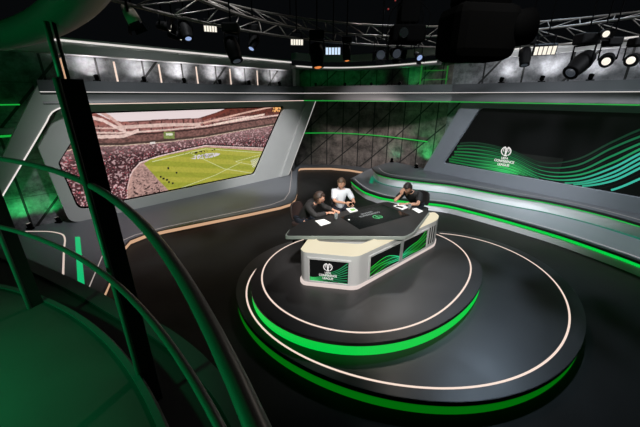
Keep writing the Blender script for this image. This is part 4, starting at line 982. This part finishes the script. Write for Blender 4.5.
hung('flood_light', (0.307, 8.250, 4.475), 'pale blue lit LED panel behind the black moving head', (0, -1, -.1), 'led', LG, 0.75, LAMPC, 9.0)
hung('stage_light', (0.600, 7.875, 4.400), 'black moving head beside the pale blue panel, orange spot below', (.1, -.1, -1), 'moving', LG, 0.64, LAMPO, 9.0)
hung('stage_light', (1.320, 7.500, 4.348), 'first black round lamp under the middle of the truss', (-.2, -1, -.35), 'par', LG, 0.83, None, 9.0)
hung('stage_light', (1.605, 7.500, 4.370), 'second black round lamp under the middle of the truss', (.2, -1, -.35), 'par', LG, 0.83, None, 9.0)
hung('stage_light', (2.228, 7.875, 4.340), 'par lamp with a blue white lens beside the big hanging cluster', (.2, -.8, -.5), 'par', LG, 0.56, LB, 9.0)
hung('flood_light', (4.750, 7.350, 4.400), 'bright LED flood in a black housing below the truss', (-.4, -.8, -.5), 'led', LG, 0.83, LW, 9.0)
hung('stage_light', (4.360, 7.350, 4.270), 'black moving head right beside the bright LED flood housing', (-.1, -.4, -1), 'moving', LG, 0.72, None, 9.0)
hung('stage_light', (5.160, 6.800, 4.080), 'large tilted black moving head before the lit concrete panels', (-.75, -.3, -.6), 'moving', LG, 1.08, None, 9.0)
hung('stage_light', (5.580, 6.700, 4.140), 'round lamp with a glaring bright lens over the concrete panels', (-.65, -.75, -.2), 'moving', LG, 0.79, LW, 9.0)
hung('stage_light', (5.620, 6.200, 4.090), 'bright lamp nearest the edge of the lit concrete panels', (-.75, -.7, -.1), 'moving', LG, 0.72, LW, 9.0)
hung('stage_light', (5.300, 6.600, 4.580), 'small bright lamp tucked inside the truss', (-.3, -.9, -.3), 'par', LG, 0.50, LW, 9.0)
# big black hanging unit and the cluster next to it
big = thing('hanging_unit', 'big black hanging studio unit hiding the middle of the truss', 'hanging unit', (2.0, 4.5, 4.2))
MB().box((1.98, 4.5, 4.22), (.84, .6, .62), .15).build('housing', BLACK, big, .12)
MB().box((1.98, 4.5, 4.75), (.62, .45, .5), .15).build('yoke', BLACK, big, .08)
MB().tube([(2.0, 4.5, 4.9), (2.0, 4.5, 9.0)], .05, 10).build('hanging_pole', BLACK, big)
MB().lathe([(.16, 0), (.2, .05), (.2, .3), (.1, .34)], 16, Matrix.Rotation(R(80), 3, 'Y'), (2.3, 4.42, 4.25)).build('lamp_barrel', BLACK, big)
cl = thing('projector_rig', 'black projector rig with cables hanging under the middle of the truss', 'projector', (1.7, 7.0, 4.55))
MB().box((1.72, 7.0, 4.62), (.62, .45, .3)).build('projector', BLACK, cl, .04)
MB().box((1.72, 7.0, 5.0), (.36, .36, .4)).build('cage', BLACK, cl, .03)
MB().tube([(1.72, 7.0, 5.1), (1.72, 7.0, 9.0)], .03, 8).build('hanging_pole', BLACK, cl)
MB().lathe([(.08, 0), (.09, .12), (.075, .135)], 16, Matrix.Rotation(R(90), 3, 'X'), (1.58, 6.79, 4.6)).build('lens', TOUCH, cl)
for k in range(7):
    x = 1.34 + k * .125; h = random.uniform(.25, .55)
    MB().tube([p for p in smooth_path([Vector((1.72 + (x - 1.72) * .3, 6.95, 5.2)), Vector((x, 6.85, 4.95)), Vector((x + random.uniform(-.08, .08), 6.85, 4.9 - h)), Vector((x + .09, 6.88, 4.87 - h * .7))], 5)], .01, 6).build('cable', BLACK, cl)
RED = led('red_lamp', (1, .05, .05), .18)
tag(MB().ell((1.42, 6.9, 5.17), (.016, .016, .016), nu=10, nv=6).build('indicator_lamp', RED), 'small red indicator light above the projector rig, higher one', 'indicator light', 'red indicator lights')
tag(MB().ell((1.3, 6.9, 5.03), (.016, .016, .016), nu=10, nv=6).build('indicator_lamp', RED), 'small red indicator light above the projector rig, lower one', 'indicator light', 'red indicator lights')

# ------------------------------------------------------------------ balcony the picture is taken from
bal = thing('balcony', 'round camera balcony with a green lit floor', 'balcony', (-3.94, -1.69, 1.6))
def circ(c, r, z, n=160): return [(c[0] + r * math.cos(2 * math.pi * i / n), c[1] + r * math.sin(2 * math.pi * i / n), z) for i in range(n)]
BC = (-3.94, -1.69)
MB().lathe([(.001, 1.74), (4.20, 1.74), (4.22, 1.76), (4.22, 1.885), (4.20, 1.9), (.001, 1.9)], 180, None, (*BC, 0)).build('floor_disc', BALC, bal)
mb = MB(); mb.loft([circ(BC, 4.205, 1.9), circ(BC, 4.205, 1.915), circ(BC, 4.17, 1.915), circ(BC, 4.17, 1.9)]); mb.build('floor_edge', mat('edge_steel', (.12, .13, .14), .35, .4), bal)
ap = [(-5.6, 4.1), (-4.8, 3.82), (-4.039, 3.482), (-3.401, 3.185), (-2.768, 2.867), (-2.26, 2.598), (-1.79, 2.324), (-1.527, 2.19), (-1.29, 2.056), (-1.002, 1.852), (-.787, 1.667), (-.612, 1.5), (-.483, 1.348), (-.2, 1.0), (.1, .4)]
aps = [p.xy for p in smooth_path([Vector((*p, 0)) for p in ap], 3)]
MB().prism([tuple(p) for p in aps] + [(.2, -1), (-5.6, -1)], 1.52, 1.64).build('apron', POST, bal)
mb = MB(); ribbon(mb, offset2(aps, -.02), .13, 1.5, 1.66); mb.build('apron_trim', TRIMB, bal)
ribs = MB().lathe([(3.0, .0), (3.0, 1.74)], 60, None, (*BC, 0)).build('drum', BLACK, bal)
# scuffs on the floor
for k, (x, y, r) in enumerate(((-1.95, 1.25, .07), (-2.0, .75, .09), (-1.62, .9, .06), (-1.5, .7, .05))):
    mb = MB(); P = [(x + r * random.uniform(.5, 1.3) * math.cos(a) * 1.4, y + r * random.uniform(.3, 1) * math.sin(a) * .5) for a in np.linspace(0, 2 * math.pi, 14)[:-1]]
    mb.prism(P, 1.9, 1.902); mb.build('scuff', BLACK, bal)
rl = thing('balcony_railing', 'curved tubular balcony railing with upright black fins, green in the glow', 'railing', (-4, -2, 1.9))
def rail_arc(c, r, z, a0, a1, n=60): return arc(c, r, a0, a1, n, z)
MB().tube(rail_arc((-4.07, -2.21), 4.70, 3.1, 150, 18, 90), .0165, 12).build('hand_rail', RAIL, rl)
MB().tube(rail_arc((-3.865, -2.4), 4.67, 2.65, 150, 30, 80), .015, 12).build('mid_rail', RAIL, rl)
def fin(x, y, z0, z1, wdt, name='post'):
    d = Vector((x + 4, y + 2, 0)).normalized(); n_ = Vector((-d.y, d.x, 0)); a = Vector((x, y, 0)); M = Matrix((d, n_, Vector((0, 0, 1)))).transposed()
    p = MB().box(a + d * wdt / 2 + Vector((0, 0, (z0 + z1) / 2)), (wdt, .03, z1 - z0), M=M).build(name, POST, rl, .004)
    e0 = a - d * .004; MB().tube([(e0.x, e0.y, z0), (e0.x, e0.y, z1 + .003)], .0165, 14).build('edge_tube', RAIL, p)
    return d
d = fin(-1.1, 1.42, 1.55, 3.565, .085)
fin(-2.33, 2.06, 1.55, 3.565, .085)
MB().tube([(-1.1 + d.x * .01, 1.42 + d.y * .01, 3.5), (-1.1 + d.x * .01, 1.42 + d.y * .01, 3.775)], .012, 10).build('upper_post', RAIL, rl)
MB().tube([(-1.1 + d.x * .035, 1.42 + d.y * .035, 3.5), (-1.1 + d.x * .035, 1.42 + d.y * .035, 3.775)], .007, 10).build('upper_rod', mat('rod_brown', (.05, .04, .035), .5), rl)
MB().tube(rail_arc((-3.99, -1.71), 4.34, 3.825, 140, 22, 90), .07, 16).build('overhead_ring', mat('ring_lacquer', (.05, .05, .05), .5), rl)

# tidy helper marks used only while building
for o in bpy.data.objects:
    for k in ('_world', '_w2'):
        if k in o: del o[k]
